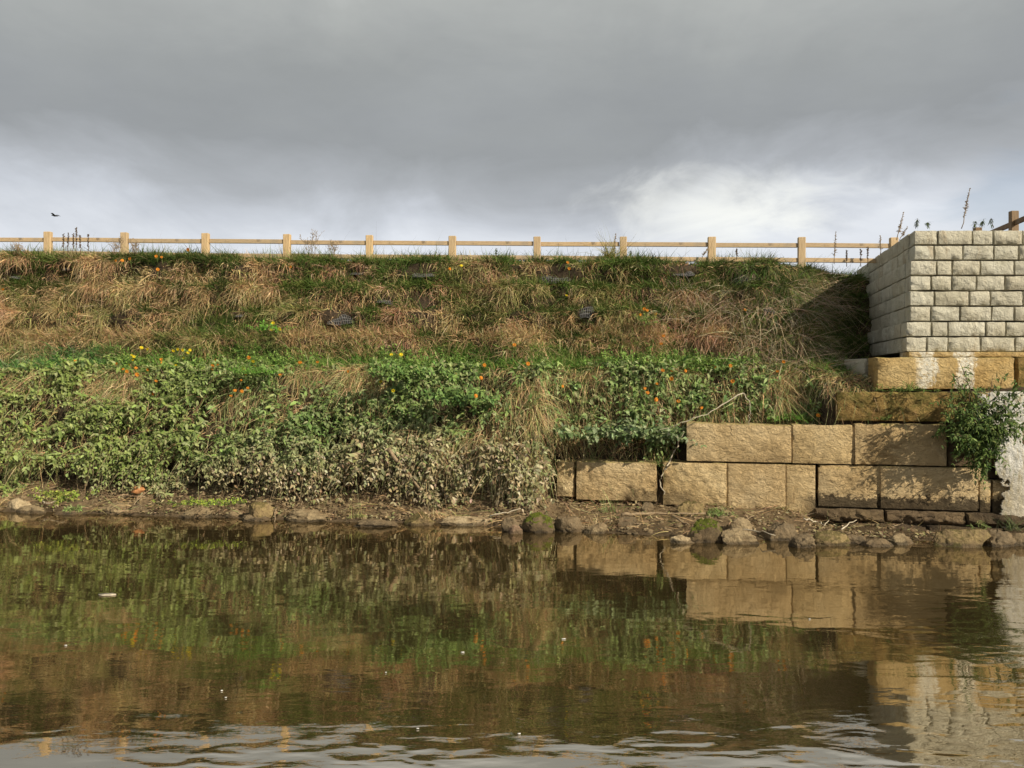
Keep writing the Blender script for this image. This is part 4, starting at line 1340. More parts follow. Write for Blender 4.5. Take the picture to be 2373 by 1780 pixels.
def plant_mass(name, root, d0, SL, droop, colf, label, cat, stem_r=0.003, stemcol=(0.16, 0.17, 0.06), **k):
    P, f, up, L, Wd, idx, s = leafy_stems(root, d0, SL, droop, **k)
    V, q, t = leaves_mesh(P, f, up, L, Wd, rng.uniform(0.1, 0.5, len(L)))
    c = colf(P, len(L))
    C = np.repeat(c, 8, 0)
    # stems as thin crossed ribbons
    N = len(SL); K = 5
    dn = d0 / np.linalg.norm(d0, axis=1, keepdims=True)
    ss = np.linspace(0, 1, K + 1)
    SP = root[:, None, :] + SL[:, None, None] * dn[:, None, :] * ss[None, :, None]
    SP[:, :, 2] -= (droop * SL)[:, None] * (ss ** 2)[None, :]
    sd = np.cross(dn, rng.normal(size=(N, 3))); sd /= np.linalg.norm(sd, axis=1, keepdims=True)
    SV = np.stack([SP - sd[:, None, :] * stem_r, SP + sd[:, None, :] * stem_r], 2).reshape(-1, 3)
    b = (np.arange(N) * (K + 1) * 2)[:, None] + (np.arange(K) * 2)[None, :] + len(V)
    q2 = np.stack([b, b + 1, b + 3, b + 2], -1).reshape(-1, 4)
    SCc = np.tile(np.array(stemcol), (len(SV), 1))
    return tag(build(name, np.concatenate([V, SV]), [np.concatenate([q, q2]), t], M_LEAF, cols=np.concatenate([C, SCc])), label, cat, kind='stuff')


def silt(px, py):
    """0 = fresh green leaves, 1 = leaves coated in dried river silt"""
    lim = np.interp(px, [0, 300, 600, 850, 1000, 1150, 1300, 1500], [1180, 1135, 1050, 1020, 1000, 1000, 1030, 1100])
    nz_ = 110 * (fbm(px * 0.012, py * 0.012, 3.0, 3) - 0.5)
    return sm(-50, 55, py + nz_ - lim)


def nettle_cols(P, n):
    px, py = proj(P[:, 0], P[:, 1], P[:, 2])
    fresh = mixcol(n, [(0.14, 0.225, 0.055), (0.22, 0.32, 0.085), (0.075, 0.135, 0.032), (0.36, 0.44, 0.18)], [4, 3, 3.5, 1.8])
    yel = (1 - sm(250, 700, px))[:, None] * 0.45
    fresh = fresh * (1 - yel) + yel * mixcol(n, [(0.36, 0.41, 0.09), (0.28, 0.35, 0.08)], [1, 1])
    dusty = mixcol(n, [(0.43, 0.36, 0.21), (0.34, 0.28, 0.15), (0.52, 0.45, 0.29), (0.27, 0.27, 0.12), (0.22, 0.15, 0.085)], [4, 3, 2.5, 2, 1.5], 0.2)
    s = np.clip(silt(px, py) + rng.normal(0, 0.22, n), 0, 1)[:, None]
    pale = mixcol(n, [(0.30, 0.34, 0.15), (0.36, 0.38, 0.20)], [1, 1])
    c = fresh * (1 - s) + dusty * s
    m_ = np.clip(1 - np.abs(s - 0.4) * 2.2, 0, 1) * 0.6
    return c * (1 - m_) + pale * m_


NET_HOLE = [(250, 838, 85, 38, 1), (50, 825, 90, 28, .85), (790, 828, 52, 40, 1), (1150, 880, 90, 62, .85), (1010, 975, 65, 45, .7), (1110, 980, 80, 34, .6), (1240, 815, 100, 26, .85), (520, 852, 50, 24, .8),
            (75, 960, 36, 32, .5), (1700, 855, 60, 40, 1), (1790, 800, 70, 60, 1), (1600, 800, 120, 25, .7)]
x, y, z, px, py, tt = scatter(7000, -13, 5.6, 6.6, 9.75)
h = ell(px, py, NET_HOLE)
cl2 = fbm(x * 1.5, z * 1.6, 60.0, 3)
keep = (rng.random(len(x)) > h) & (rng.random(len(x)) < 1 - 0.15 * sm(1240, 1330, px)) & (rng.random(len(x)) < 0.05 + 1.2 * sm(0.40, 0.54, cl2)) & ~((px > 1560) & (py > 960)) & ~((px > 1225) & (py > 1000) & (px < 1420)) & ~((px > 1285) & (py > 1050)) & (px < 1900)
x, y, z, px, py, cl2 = [a[keep] for a in (x, y, z, px, py, cl2)]
N = len(x)
low = sm(1040, 1120, py)
d = out_dir(N, 0, -0.85, 0.55, 0.38, 0.2, 0.3)
d[:, 2] -= 0.5 * low
SL = rng.uniform(0.22, 0.60, N) * (0.65 + 0.7 * cl2) * (1 - 0.12 * sm(1240, 1330, px))
drp = rng.uniform(0.2, 0.8, N) + 0.35 * low
broad = rng.random(N) < 0.62
root_ = np.stack([x, y, z], -1)
plant_mass('nettle_thicket', root_[broad], d[broad], SL[broad], drp[broad], nettle_cols, 'dense broad-leaved nettles covering the lower bank, silted grey-beige near the water', 'leafy plants', gap=0.068, leaf=(0.075, 0.185), ratio=0.44, hang=0.35)
plant_mass('bramble_thicket', root_[~broad], d[~broad], SL[~broad] * 1.05, drp[~broad], nettle_cols, 'small-leaved scrambling plants woven through the nettles of the lower bank', 'leafy plants', gap=0.045, leaf=(0.045, 0.085), ratio=0.50, hang=0.4)
k = rng.choice(N, 900)
blades('bank_stems', root_[k], d[k] + rng.normal(0, 0.35, (900, 3)), rng.uniform(0.4, 0.95, 900), rng.uniform(0.3, 1.3, 900), rng.uniform(0.003, 0.006, 900),
       mixcol(900, [(0.42, 0.34, 0.20), (0.30, 0.22, 0.12), (0.34, 0.36, 0.15)], [1, 1, 1]), M_DRY, 'bare stems and dead stalks poking out of the leafy lower bank', 'dry stems', K=6)

# silted stems hanging to the shore below the undercut
x, y, z, px, py, tt = scatter(1350, -11, 0.50, 5.9, 7.4)
k = fbm(x * 1.2, 4.0, 2.0, 3) + 0.22 * sm(-3.6, -1.5, x) - 0.10 * (1 - sm(-5.5, -3.6, x))
keep = rng.random(len(x)) < sm(0.42, 0.62, k)
x, y, z = x[keep], y[keep], z[keep]; N = len(x)
plant_mass('hanging_silted_plants', np.stack([x, y - 0.12, z + 0.1], -1), out_dir(N, 0, -0.75, 0.10, 0.45, 0.2, 0.3), rng.uniform(0.25, 0.65, N), rng.uniform(0.3, 1.0, N), nettle_cols,
           'silt-coated leafy stems drooping over the muddy shore', 'leafy plants', gap=0.055, leaf=(0.06, 0.14), ratio=0.45, hang=0.45, stemcol=(0.34, 0.27, 0.15))

x, y, z, px, py, tt = scatter(1900, -10.5, 0.5, 3.9, 5.9)
keep = rng.random(len(x)) < sm(0.42, 0.6, fbm(x * 1.6, 14.0, 2.0, 3)) * (0.16 + 0.84 * sm(-3.2, -1.6, x) + 0.5 * (1 - sm(-6.6, -5.6, x)))
x, y, z = x[keep], y[keep], z[keep]; N = len(x)
plant_mass('silted_shore_plants', np.stack([x, y - 0.05, z + 0.02], -1), out_dir(N, 0, -0.5, 0.6, 0.5, 0.2, 0.3), rng.uniform(0.2, 0.5, N), rng.uniform(0.4, 1.1, N), nettle_cols,
           'grey-beige silt-covered plants standing at the edge of the mud', 'leafy plants', gap=0.05, leaf=(0.06, 0.14), ratio=0.45, hang=0.5, stemcol=(0.34, 0.27, 0.15))

# low leafy herbs on the ledge between the flowers
x, y, z, px, py, tt = scatter(2600, -11, 4.6, 9.0, 11.2)
hb = ell(px, py, [(400, 790, 130, 40, 1), (300, 800, 70, 30, .8), (560, 800, 80, 35, .9), (880, 790, 70, 40, 1), (960, 820, 80, 30, .9), (1420, 800, 150, 26, 1), (1560, 800, 80, 22, .8), (160, 830, 90, 40, .8), (680, 815, 60, 24, .5)])
keep = rng.random(len(x)) < hb * 0.7
x, y, z = x[keep], y[keep], z[keep]; N = len(x)
plant_mass('ledge_herbs', np.stack([x, y, z], -1), out_dir(N, 0, -0.5, 0.9, 0.35, 0.2, 0.2), rng.uniform(0.18, 0.42, N), rng.uniform(0.1, 0.5, N),
           lambda P, n: mixcol(n, [(0.16, 0.26, 0.05), (0.25, 0.36, 0.085), (0.10, 0.18, 0.038)], [3, 2, 2]), 'low green herbs with flowers along the ledge', 'leafy plants', gap=0.045, leaf=(0.05, 0.09), ratio=0.42, hang=0.2)


def single_plant(name, label, cat, px, py, Y, n, spread, h, cols, leaf=(0.05, 0.09), ratio=0.4, droop=(0.2, 0.6), gap=0.045, up=0.9, hang=0.2, out=-0.4):
    c = unp(px, py, Y)
    e = thing(name, label, cat, tuple(c))
    root = c + np.stack([rng.normal(0, spread, n), rng.normal(0, spread * 0.6, n), np.zeros(n)], -1)
    d0 = out_dir(n, 0, out, up, 0.5, 0.3, 0.2)
    SL = rng.uniform(0.6, 1.1, n) * h
    dr = rng.uniform(*droop, n)
    P, f, u_, L, Wd, idx, s = leafy_stems(root, d0, SL, dr, gap=gap, leaf=leaf, ratio=ratio, hang=hang)
    V, q, t = leaves_mesh(P, f, u_, L, Wd, rng.uniform(0.1, 0.5, len(L)))
    build('foliage', V, [q, t], M_LEAF, e, cols=np.repeat(mixcol(len(L), cols, [1] * len(cols)), 8, 0))
    mb = MB()
    dn = d0 / np.linalg.norm(d0, axis=1, keepdims=True)
    for i in range(n):
        ss = np.linspace(0, 1, 5)[:, None]
        pl = root[i] + SL[i] * dn[i] * ss; pl[:, 2] -= dr[i] * SL[i] * ss[:, 0] ** 2
        mb.tube(pl, [0.005, 0.0045, 0.004, 0.003, 0.002], 4)
    od = np.argsort(root[:, 0])
    mb.tube(root[od] - np.array((0, 0, 0.004)), 0.0035, 4)
    mb.build('stems', M_STEM, e)
    return e


YG = [(0.30, 0.36, 0.06), (0.38, 0.40, 0.09), (0.24, 0.31, 0.05)]
BG = [(0.13, 0.30, 0.04), (0.19, 0.38, 0.06), (0.10, 0.22, 0.03)]
single_plant('weed', 'yellow-green weed growing on the mud near the left edge', 'weed', 145, 1160, 13.45, 26, 0.15, 0.42, YG, leaf=(0.05, 0.085))
single_plant('weed', 'small pale green weed at the water under the yellow-green one', 'weed', 172, 1183, 13.25, 12, 0.08, 0.16, [(0.26, 0.32, 0.11), (0.20, 0.26, 0.08)])
single_plant('creeping_weed', 'bright lime-green creeping weed spilling over rounded tan boulder', 'weed', 495, 1166, 13.2, 60, 0.33, 0.16, [(0.34, 0.42, 0.06), (0.26, 0.34, 0.05)], leaf=(0.025, 0.045), ratio=0.6, gap=0.03, droop=(0.3, 1.0))
single_plant('weed', 'small spiky green weed at the wall foot above the large mossy boulder', 'weed', 1660, 1196, 12.9, 22, 0.14, 0.24, [(0.16, 0.22, 0.06), (0.24, 0.26, 0.10)], ratio=0.3)
single_plant('weed', 'small upright weed between the two rightmost rocks', 'weed', 2278, 1226, 12.05, 8, 0.05, 0.18, [(0.13, 0.17, 0.05), (0.2, 0.22, 0.08)], ratio=0.3)
single_plant('fern_tuft', 'bright green feathery tuft on top of the upper sandstone course', 'plant', 1840, 975, 13.6, 60, 0.22, 0.24, BG, leaf=(0.025, 0.045), ratio=0.3, gap=0.022)
single_plant('fern_tuft', 'light green feathery tuft on the ledge among orange flowers', 'plant', 585, 870, 14.6, 60, 0.26, 0.34, BG, leaf=(0.03, 0.05), ratio=0.3, gap=0.025)
single_plant('nettle_clump', 'dark green leafy clump rising over the ledge left of centre', 'leafy plant', 935, 880, 14.05, 34, 0.26, 0.5, [(0.13, 0.215, 0.055), (0.20, 0.30, 0.085)], leaf=(0.08, 0.14), ratio=0.45)
single_plant('nettle_clump', 'dark green leafy clump below the ledge near the middle', 'leafy plant', 1045, 935, 13.75, 36, 0.24, 0.5, [(0.11, 0.185, 0.05), (0.17, 0.26, 0.075)], leaf=(0.08, 0.14), ratio=0.45)
single_plant('nettle_clump', 'broad grey-green leafy clump left of the stepped wall', 'leafy plant', 1470, 1015, 13.62, 80, 0.42, 0.5, [(0.20, 0.26, 0.11), (0.28, 0.34, 0.17), (0.11, 0.16, 0.06)], leaf=(0.09, 0.15), ratio=0.48, droop=(0.3, 0.8))
single_plant('flowering_weed', 'yellow-flowered bushy green weed on the dry slope', 'plant', 628, 770, 15.3, 22, 0.12, 0.36, BG, leaf=(0.045, 0.075))
single_plant('flowering_weed', 'green weed with orange flowers on the dry slope right of centre', 'plant', 1505, 752, 15.0, 16, 0.12, 0.4, [(0.16, 0.22, 0.05), (0.22, 0.28, 0.07)], leaf=(0.04, 0.07))
single_plant('sprig', 'small green sprig growing from the joint under the ochre stone', 'weed', 2095, 905, 12.78, 22, 0.16, 0.22, [(0.11, 0.16, 0.035), (0.16, 0.22, 0.05)], leaf=(0.04, 0.07), ratio=0.35, up=0.4)
single_plant('sprig', 'tiny weed rooted in the face of the algae-stained block', 'weed', 2045, 972, 12.78, 8, 0.05, 0.14, [(0.11, 0.16, 0.035)], leaf=(0.03, 0.05), ratio=0.35)
# grass tussocks on the mud and in the wall joints
for (px_, py_, Y_, n_, h_, cs, lb) in (
        (1415, 1186, 13.25, 40, 0.42, [(0.26, 0.32, 0.12), (0.20, 0.26, 0.08)], 'thin pale green grass tuft in front of the leftmost sandstone blocks'),
        (1385, 1228, 12.6, 110, 0.30, STRAW[:3], 'clump of fallen straw beside the small rounded tan rock'),
        (1010, 1200, 13.0, 60, 0.22, STRAW[:3], 'dead grass draped over the olive mossy hump'),
        (1528, 1080, 13.6, 60, 0.30, [(0.09, 0.15, 0.03), (0.14, 0.20, 0.05)], 'dark green grass tuft at the inner corner of the wall step'),
        (830, 1200, 13.0, 60, 0.2, [(0.36, 0.36, 0.14), (0.28, 0.29, 0.1)], 'yellow-green grass tuft right of the large smooth boulder'),
        (2340, 1228, 12.0, 50, 0.35, [(0.10, 0.14, 0.05), (0.2, 0.22, 0.1)], 'dark grass at the foot of the white lime crust'),
        (1415, 598, 16.25, 130, 0.62, [(0.34, 0.30, 0.07), (0.26, 0.26, 0.06), (0.40, 0.33, 0.12)], 'tall yellowish grass tuft in front of the fence rails')):
    c = unp(px_, py_, Y_)
    N = n_
    root = c + np.stack([rng.normal(0, 0.09, N), rng.normal(0, 0.06, N), np.zeros(N)], -1)
    o = blades('grass_tuft', root, out_dir(N, 0, -0.25, 1.0, 0.4, 0.25, 0.2), rng.uniform(0.5, 1.1, N) * h_, rng.uniform(0.1, 0.7, N), rng.uniform(0.003, 0.0055, N), mixcol(N, cs, [1] * len(cs)), M_GRASS, lb, 'grass tuft', kind=None)

# leaf litter and debris on the mud strip
x, y, z, px, py, tt = scatter(9000, -11, 6.4, 2.1, 4.9)
keep = (rng.random(len(x)) < sm(0.35, 0.6, fbm(x * 1.8, y * 2.0, 44.0, 3)) * 0.9)
x, y, z = x[keep], y[keep], z[keep]; N = len(x)
V, q, t = leaves_mesh(np.stack([x, y, z + 0.02 + rng.uniform(0, 0.04, N)], -1), np.stack([rng.normal(size=N), rng.normal(size=N), rng.normal(0, 0.25, N)], -1),
                      np.stack([rng.normal(0, 0.3, N), rng.normal(-0.2, 0.3, N), np.ones(N)], -1), rng.uniform(0.03, 0.085, N), rng.uniform(0.012, 0.04, N), rng.uniform(0, 0.6, N))
tag(build('leaf_litter', V, [q, t], M_LEAF, cols=np.repeat(mixcol(N, [(0.30, 0.22, 0.12), (0.42, 0.34, 0.19), (0.16, 0.11, 0.06), (0.24, 0.25, 0.10)], [3, 2, 3, 1]), 8, 0)), 'fallen leaves and plant debris strewn on the muddy shore', 'leaf litter', kind='stuff')
x, y, z, px, py, tt = scatter(5200, -11, 6.4, 2.2, 4.9)
keep = rng.random(len(x)) < sm(0.38, 0.62, fbm(x * 1.5, y * 1.5, 54.0, 3))
x, y, z = x[keep], y[keep], z[keep]; N = len(x)
blades('straw_litter', np.stack([x, y, z + 0.03], -1), out_dir(N, 0, -0.3, 0.25, 1.0, 0.5, 0.15), rng.uniform(0.12, 0.45, N), rng.uniform(0.1, 0.45, N), rng.uniform(0.002, 0.0045, N),
       mixcol(N, STRAW + [(0.30, 0.33, 0.12)], STRAW_W + [1.5]), M_GRASS, 'washed-up straw and thin stalks on the muddy shore', 'straw', K=5)

x, y, z, px, py, tt = scatter(1500, -11, 6.6, 1.9, 4.4)
keep = rng.random(len(x)) < sm(0.36, 0.6, fbm(x * 1.6, y * 2.0, 84.0, 3))
x, y, z = x[keep], y[keep], z[keep]; N = len(x)
bm = bmesh.new(); bmesh.ops.create_icosphere(bm, subdivisions=2, radius=1.0)
SVt = np.array([v.co[:] for v in bm.verts]); SFc = np.array([[v.index for v in f.verts] for f in bm.faces]); bm.free()
rad_ = rng.uniform(0.014, 0.06, N) ** 1.0 * rng.uniform(0.5, 1.1, N)
jit = 1 + rng.normal(0, 0.13, (N, len(SVt), 1))
GV = SVt[None] * jit * (rad_[:, None, None] * np.stack([rng.uniform(0.8, 1.6, N), rng.uniform(0.7, 1.2, N), rng.uniform(0.4, 0.8, N)], -1)[:, None, :]) + np.stack([x, y, z + rad_ * 0.15], -1)[:, None, :]
GF = (SFc[None] + (np.arange(N) * len(SVt))[:, None, None]).reshape(-1, 3)
tag(build('gravel', GV.reshape(-1, 3), [GF], M_ROCK_TAN, sharp=35), 'scattered gravel and small stones half sunk in the muddy shore', 'gravel', kind='stuff')

# ------------------------------------------------------------------ shrub on the wall
sh = thing('wall_shrub', 'dark green leafy shrub sprouting from the joints of the sandstone wall', 'shrub', tuple(unp(2235, 985, 12.6)))
base = unp(2235, 1000, 12.62)
tips = [(2222, 835), (2213, 880), (2200, 910), (2300, 870), (2330, 860), (2340, 900), (2372, 905), (2368, 940), (2300, 930), (2270, 905), (2250, 880), (2190, 960), (2185, 990), (2205, 1005),
        (2255, 960), (2290, 975), (2320, 990), (2350, 965), (2240, 1020), (2265, 1040), (2285, 1010), (2300, 1050), (2278, 1078), (2255, 1075), (2225, 1050), (2310, 1020), (2350, 1010), (2366, 985), (2330, 935), (2232, 860), (2205, 860), (2215, 940), (2245, 930), (2275, 1090), (2280, 1000)]
mb = MB()
roots, dirs, lens, drs = [], [], [], []
for (tx, ty) in tips:
    tp = unp(tx, ty, 12.62 - random.uniform(0.12, 0.62))
    b0 = base + np.array((random.uniform(-0.08, 0.08), 0.05, random.uniform(-0.15, 0.15)))
    pl = wobble(b0, tp, 7, 0.02)
    pl[:, 1] -= 0.22 * np.sin(np.linspace(0, np.pi, 7))
    mb.tube(pl, np.linspace(0.012, 0.003, 7), 5)
    nsub = 5 if ty > 900 else 3
    for k in range(1, 7):
        for r_ in range(3 if ty > 890 else 1):
            d_ = pl[k] - pl[k - 1]
            roots.append(pl[k - 1] + d_ * random.random()); d_ = d_ / np.linalg.norm(d_)
            dirs.append(d_ * 0.6 + rng.normal(0, 0.55, 3) + np.array((0, -0.3, -0.05))); lens.append(random.uniform(0.10, 0.32)); drs.append(random.uniform(0.2, 0.9))
roots, dirs, lens, drs = map(np.array, (roots, dirs, lens, drs))
P, f, u_, L, Wd, idx, s = leafy_stems(roots, dirs, lens, drs, gap=0.035, leaf=(0.05, 0.105), ratio=0.33, hang=0.35, start=0.1)
V, q, t = leaves_mesh(P, f, u_, L, Wd, rng.uniform(0.1, 0.5, len(L)))
build('foliage', V, [q, t], M_LEAF, sh, cols=np.repeat(mixcol(len(L), [(0.085, 0.135, 0.032), (0.13, 0.185, 0.045), (0.06, 0.10, 0.028), (0.24, 0.29, 0.09)], [3, 2, 2, 0.8]), 8, 0))
mb.build('branches', M_STICK_DARK, sh)


# ------------------------------------------------------------------ weeds standing against the sky
def weed(px, yb, yt, Y, style, label, cat='dried weed', lean=0.0, col=(0.16, 0.12, 0.08)):
    a = unp(px, yb, Y); b = unp(px + lean, yt, Y)
    e = thing({'spike': 'dock_spike', 'plume': 'seed_stalk', 'bush': 'dried_umbel_weed', 'leafy': 'leafy_weed'}[style], label, cat, tuple(a))
    H = b[2] - a[2]
    mb = MB(); hd = MB()
    if style in ('spike', 'plume'):
        pl = wobble(a, b, 7, 0.008)
        mb.tube(pl, np.linspace(0.008, 0.003, 7), 5)
        n = int(70 * H / 0.5) + 20
        for k in range(n):
            s = random.uniform(0.35 if style == 'spike' else 0.25, 1.0)
            p = a + (b - a) * s
            r = (0.018 if style == 'spike' else 0.055 * (1.15 - s)) + 0.008
            d_ = rng.normal(0, 1, 3); d_[2] = abs(d_[2]) * (0.5 if style == 'spike' else 1.4); d_ /= np.linalg.norm(d_)
            p2 = p + d_ * r * random.uniform(0.4, 1.3)
            hd.tube([p, (p + p2) / 2, p2], [0.002, 0.008 if style == 'spike' else 0.005, 0.002], 4)
    elif style == 'bush':
        for k in range(9):
            tp = b + np.array((random.uniform(-0.42, 0.42) * H, random.uniform(-0.1, 0.1), random.uniform(-0.45, 0.02) * H))
            pl = wobble(a + np.array((random.uniform(-0.1, 0.1), 0, 0)), tp, 6, 0.012)
            mb.tube(pl, np.linspace(0.004, 0.0018, 6), 4)
            for m_ in range(14):
                i = random.randint(2, 5)
                p = pl[i]; p2 = p + np.array((random.uniform(-0.06, 0.06), random.uniform(-0.04, 0.04), random.uniform(0.0, 0.08)))
                hd.tube([p, (p + p2) / 2, p2], [0.0015, 0.002, 0.005], 4)
    else:
        pl = wobble(a, b, 6, 0.01)
        mb.tube(pl, np.linspace(0.006, 0.003, 6), 5)
        n = 26
        ii = rng.uniform(0.35, 1, n)
        P_ = a + (b - a) * ii[:, None]
        f_ = np.stack([rng.normal(0, 1, n), rng.normal(0, 0.6, n), rng.normal(-0.5, 0.4, n)], -1)
        V, q, t = leaves_mesh(P_, f_, np.tile(np.array((0, -0.3, 1.0)), (n, 1)), rng.uniform(0.04, 0.08, n), rng.uniform(0.012, 0.022, n), rng.uniform(0.2, 0.8, n))
        build('leaves', V, [q, t], M_LEAF, e, cols=np.repeat(mixcol(n, [(0.055, 0.085, 0.03), (0.09, 0.12, 0.04)], [1, 1]), 8, 0))
    mb.build('stalk', M_STICK_DARK if style in ('spike', 'leafy') else M_STICK, e)
    if hd.v:
        hd.build('seed_head', M_STICK_DARK if style == 'spike' else M_STICK, e)
    return e


for (px_, yt_, lb) in ((146, 542, 'dark dock spike nearest the left post, shorter than its neighbours'), (157, 540, 'dark dock spike second from the left post'), (170, 541, 'slim dark dock spike left of the tallest one'), (177, 527, 'tallest dark dock spike behind the grass by the left fence post'),
                       (186, 545, 'dark dock spike right of the tallest one'), (204, 543, 'lone dark dock spike right of the cluster')):
    weed(px_, 590, yt_, 16.75, 'spike', lb, 'dock', lean=random.uniform(-2, 2))
weed(722, 592, 536, 16.75, 'bush', 'feathery dried weed in front of the rails left of centre')
weed(770, 594, 560, 16.75, 'bush', 'smaller dried weed right of the feathery one left of centre')
weed(315, 590, 556, 16.75, 'bush', 'low dried weed just right of the second visible fence post')
weed(268, 590, 548, 16.75, 'bush', 'thin dried weed just left of the second visible fence post', lean=4)
weed(40, 590, 562, 16.85, 'bush', 'low dried weed at the far left end of the fence')
weed(1421, 600, 541, 16.2, 'plume', 'tall seed stalk rising from the yellowish tuft by a fence post', lean=6)
weed(1933, 612, 537, 15.6, 'plume', 'pale seed stalk in front of the rails left of the grey wall', lean=4)
weed(1627, 598, 575, 16.2, 'plume', 'short leaning seed stalk left of the second last post', lean=14)
weed(1707, 602, 577, 16.1, 'spike', 'short lone dark spike between the last two posts', 'dock')
weed(1462, 596, 581, 16.3, 'leafy', 'little leafy weed right of the post by the yellowish tuft', 'leafy weed')
weed(1150, 594, 575, 16.4, 'leafy', 'little dark leafy weed below the rail at centre', 'leafy weed')
for i, (px_, yt_, lb) in enumerate(((1962, 580, 'thin short stalk at the left end of the grey wall'), (1995, 577, 'thin stalk rising behind the left slope of the grey wall'), (2011, 574, 'second thin stalk behind the left slope of the grey wall'))):
    weed(px_, 618, yt_, 15.9, 'spike', lb, 'dried weed')
weed(2040, 590, 546, 15.3, 'plume', 'short feathery stalk near the hidden post top on the grey wall', 'dried weed')
weed(2078, 556, 492, 14.3, 'plume', 'leaning feathery seed stalk above the sloping edge of the grey wall', 'dried weed', lean=16)
weed(2085, 556, 526, 14.3, 'plume', 'low feathery sprig beside the leaning seed stalk', 'dried weed', lean=18)
weed(2228, 530, 436, 13.75, 'plume', 'tallest thin seed stalk standing on top of the grey wall', 'dried weed', lean=20)
weed(2122, 530, 506, 13.65, 'leafy', 'drooping dark nettle top at the corner of the grey wall', 'leafy weed', lean=5)
weed(2150, 530, 515, 13.65, 'leafy', 'small spiky dark weed near the corner of the grey wall', 'leafy weed')
weed(2256, 530, 513, 13.65, 'leafy', 'small dark weed right of the tallest stalk on the grey wall', 'leafy weed', lean=4)
weed(2272, 530, 508, 13.65, 'leafy', 'dark leafy weed in the middle of three right of the tallest stalk', 'leafy weed', lean=6)
weed(2300, 530, 505, 13.65, 'leafy', 'arching dark weed nearest the brown fence post', 'leafy weed', lean=-4)


# ------------------------------------------------------------------ marigolds
def flower_mesh(kind):
    mb = MB()
    np_ = 13
    mb.tube([(0, 0.07, -0.22), (0, 0.03, -0.1), (0, 0, 0)], [0.004, 0.004, 0.004], 4)
    for ring, (r0, r1, tilt_, k) in enumerate(((0.006, 0.040, 0.0, np_), (0.004, 0.028, 0.016, 9))):
        for i in range(k):
            a = 2 * math.pi * (i + 0.5 * ring) / k
            ca, sa = math.cos(a), math.sin(a)
            wv = 0.011 if ring == 0 else 0.009
            # disc faces the river (-y) and a little upward
            def pt(r, off, dz):
                xx, zz = r * ca - off * sa, r * sa + off * ca
                return (xx, -0.006 - dz - 0.4 * zz * 0.6, zz)
            vs = [pt(r0, 0, 0.004), pt((r0 + r1) * 0.55, wv, 0.010 + tilt_), pt(r1, 0, 0.006 + tilt_ * 0.6), pt((r0 + r1) * 0.55, -wv, 0.010 + tilt_)]
            mb.add(vs, [(0, 1, 2, 3)])
    v = mb.v
    V = np.array(v)
    me_o = build('marigold', V, [mb.q, mb.t], M_ORANGE if kind == 'o' else M_YELLOW)
    me = me_o.data
    me.materials.append(M_STEM)
    nst = 3 * 4 + 2
    for p in me.polygons:
        if all(vi < nst for vi in p.vertices):
            p.material_index = 1
    return me_o


protoO, protoY = flower_mesh('o'), flower_mesh('y')
S3 = 3.16
FL = []
def addf(ox, oy, L_, k):
    for (a, b) in L_:
        FL.append((ox + a / S3, oy + b / S3, k))
addf(0, 820, [(552, 52), (855, 72), (900, 112), (930, 130), (995, 105), (1005, 153), (1083, 118), (1183, 45), (1187, 68), (1143, 200), (1123, 296), (1555, 90), (1560, 112), (1583, 45), (1594, 75), (1800, 150), (1783, 108), (1765, 195), (1690, 308), (1770, 275), (1815, 252), (1720, 270), (1868, 88), (1820, 28), (2195, 64), (2050, 155)], 'o')
addf(0, 820, [(980, 22), (975, 45), (950, 80), (1288, 83), (1350, 30), (1855, 55), (965, 10)], 'y')
addf(0, 500, [(1270, 990), (1305, 980), (1340, 985), (1390, 985), (1375, 1005), (2000, 790), (2048, 832), (1990, 835), (1035, 968), (1085, 978)], 'y')
addf(0, 500, [(1145, 300), (1185, 305), (955, 318), (895, 330), (850, 330), (1155, 395), (1380, 250), (25, 540), (2130, 375)], 'o')
addf(600, 820, [(430, 62), (300, 65), (655, 130), (1435, 145), (1625, 178), (1970, 75), (1585, 310)], 'o')
addf(600, 820, [(890, 203), (985, 270), (970, 8), (1040, 8)], 'y')
addf(700, 500, [(725, 1015), (1935, 583), (1165, 368)], 'y')
addf(700, 500, [(1945, 345), (1955, 388), (1555, 948), (1655, 1085), (1120, 1155), (1080, 390), (1335, 1095)], 'o')
addf(1300, 500, [(580, 725), (610, 685), (630, 695), (695, 722), (1345, 690), (750, 880), (735, 938), (745, 1135), (815, 1135), (910, 1138), (810, 1195), (700, 1230), (1125, 1105), (1240, 1100), (1585, 1140), (1630, 1070)], 'o')
addf(1250, 880, [(770, 65), (790, 97), (853, 147), (1185, 208), (1415, 15), (2042, 262), (168, 50), (1018, 158)], 'o')


def zone_label(px, py, k):
    c = 'orange' if k == 'o' else 'yellow'
    if py < 640: w_ = 'near the crest of the bank'
    elif py < 800: w_ = 'scattered on the dry upper slope'
    elif px < 700 and py < 905: w_ = 'on the green ledge at the left third'
    elif px < 700: w_ = 'among leaves below the ledge at left'
    elif px < 1300: w_ = 'around the green ledge in the middle'
    elif px > 1850: w_ = 'on the step beside the algae-stained block'
    else: w_ = 'on the leafy ground above the sandstone steps'
    return f'{c} marigold flower blooming {w_}', f'{c} marigolds {w_}'


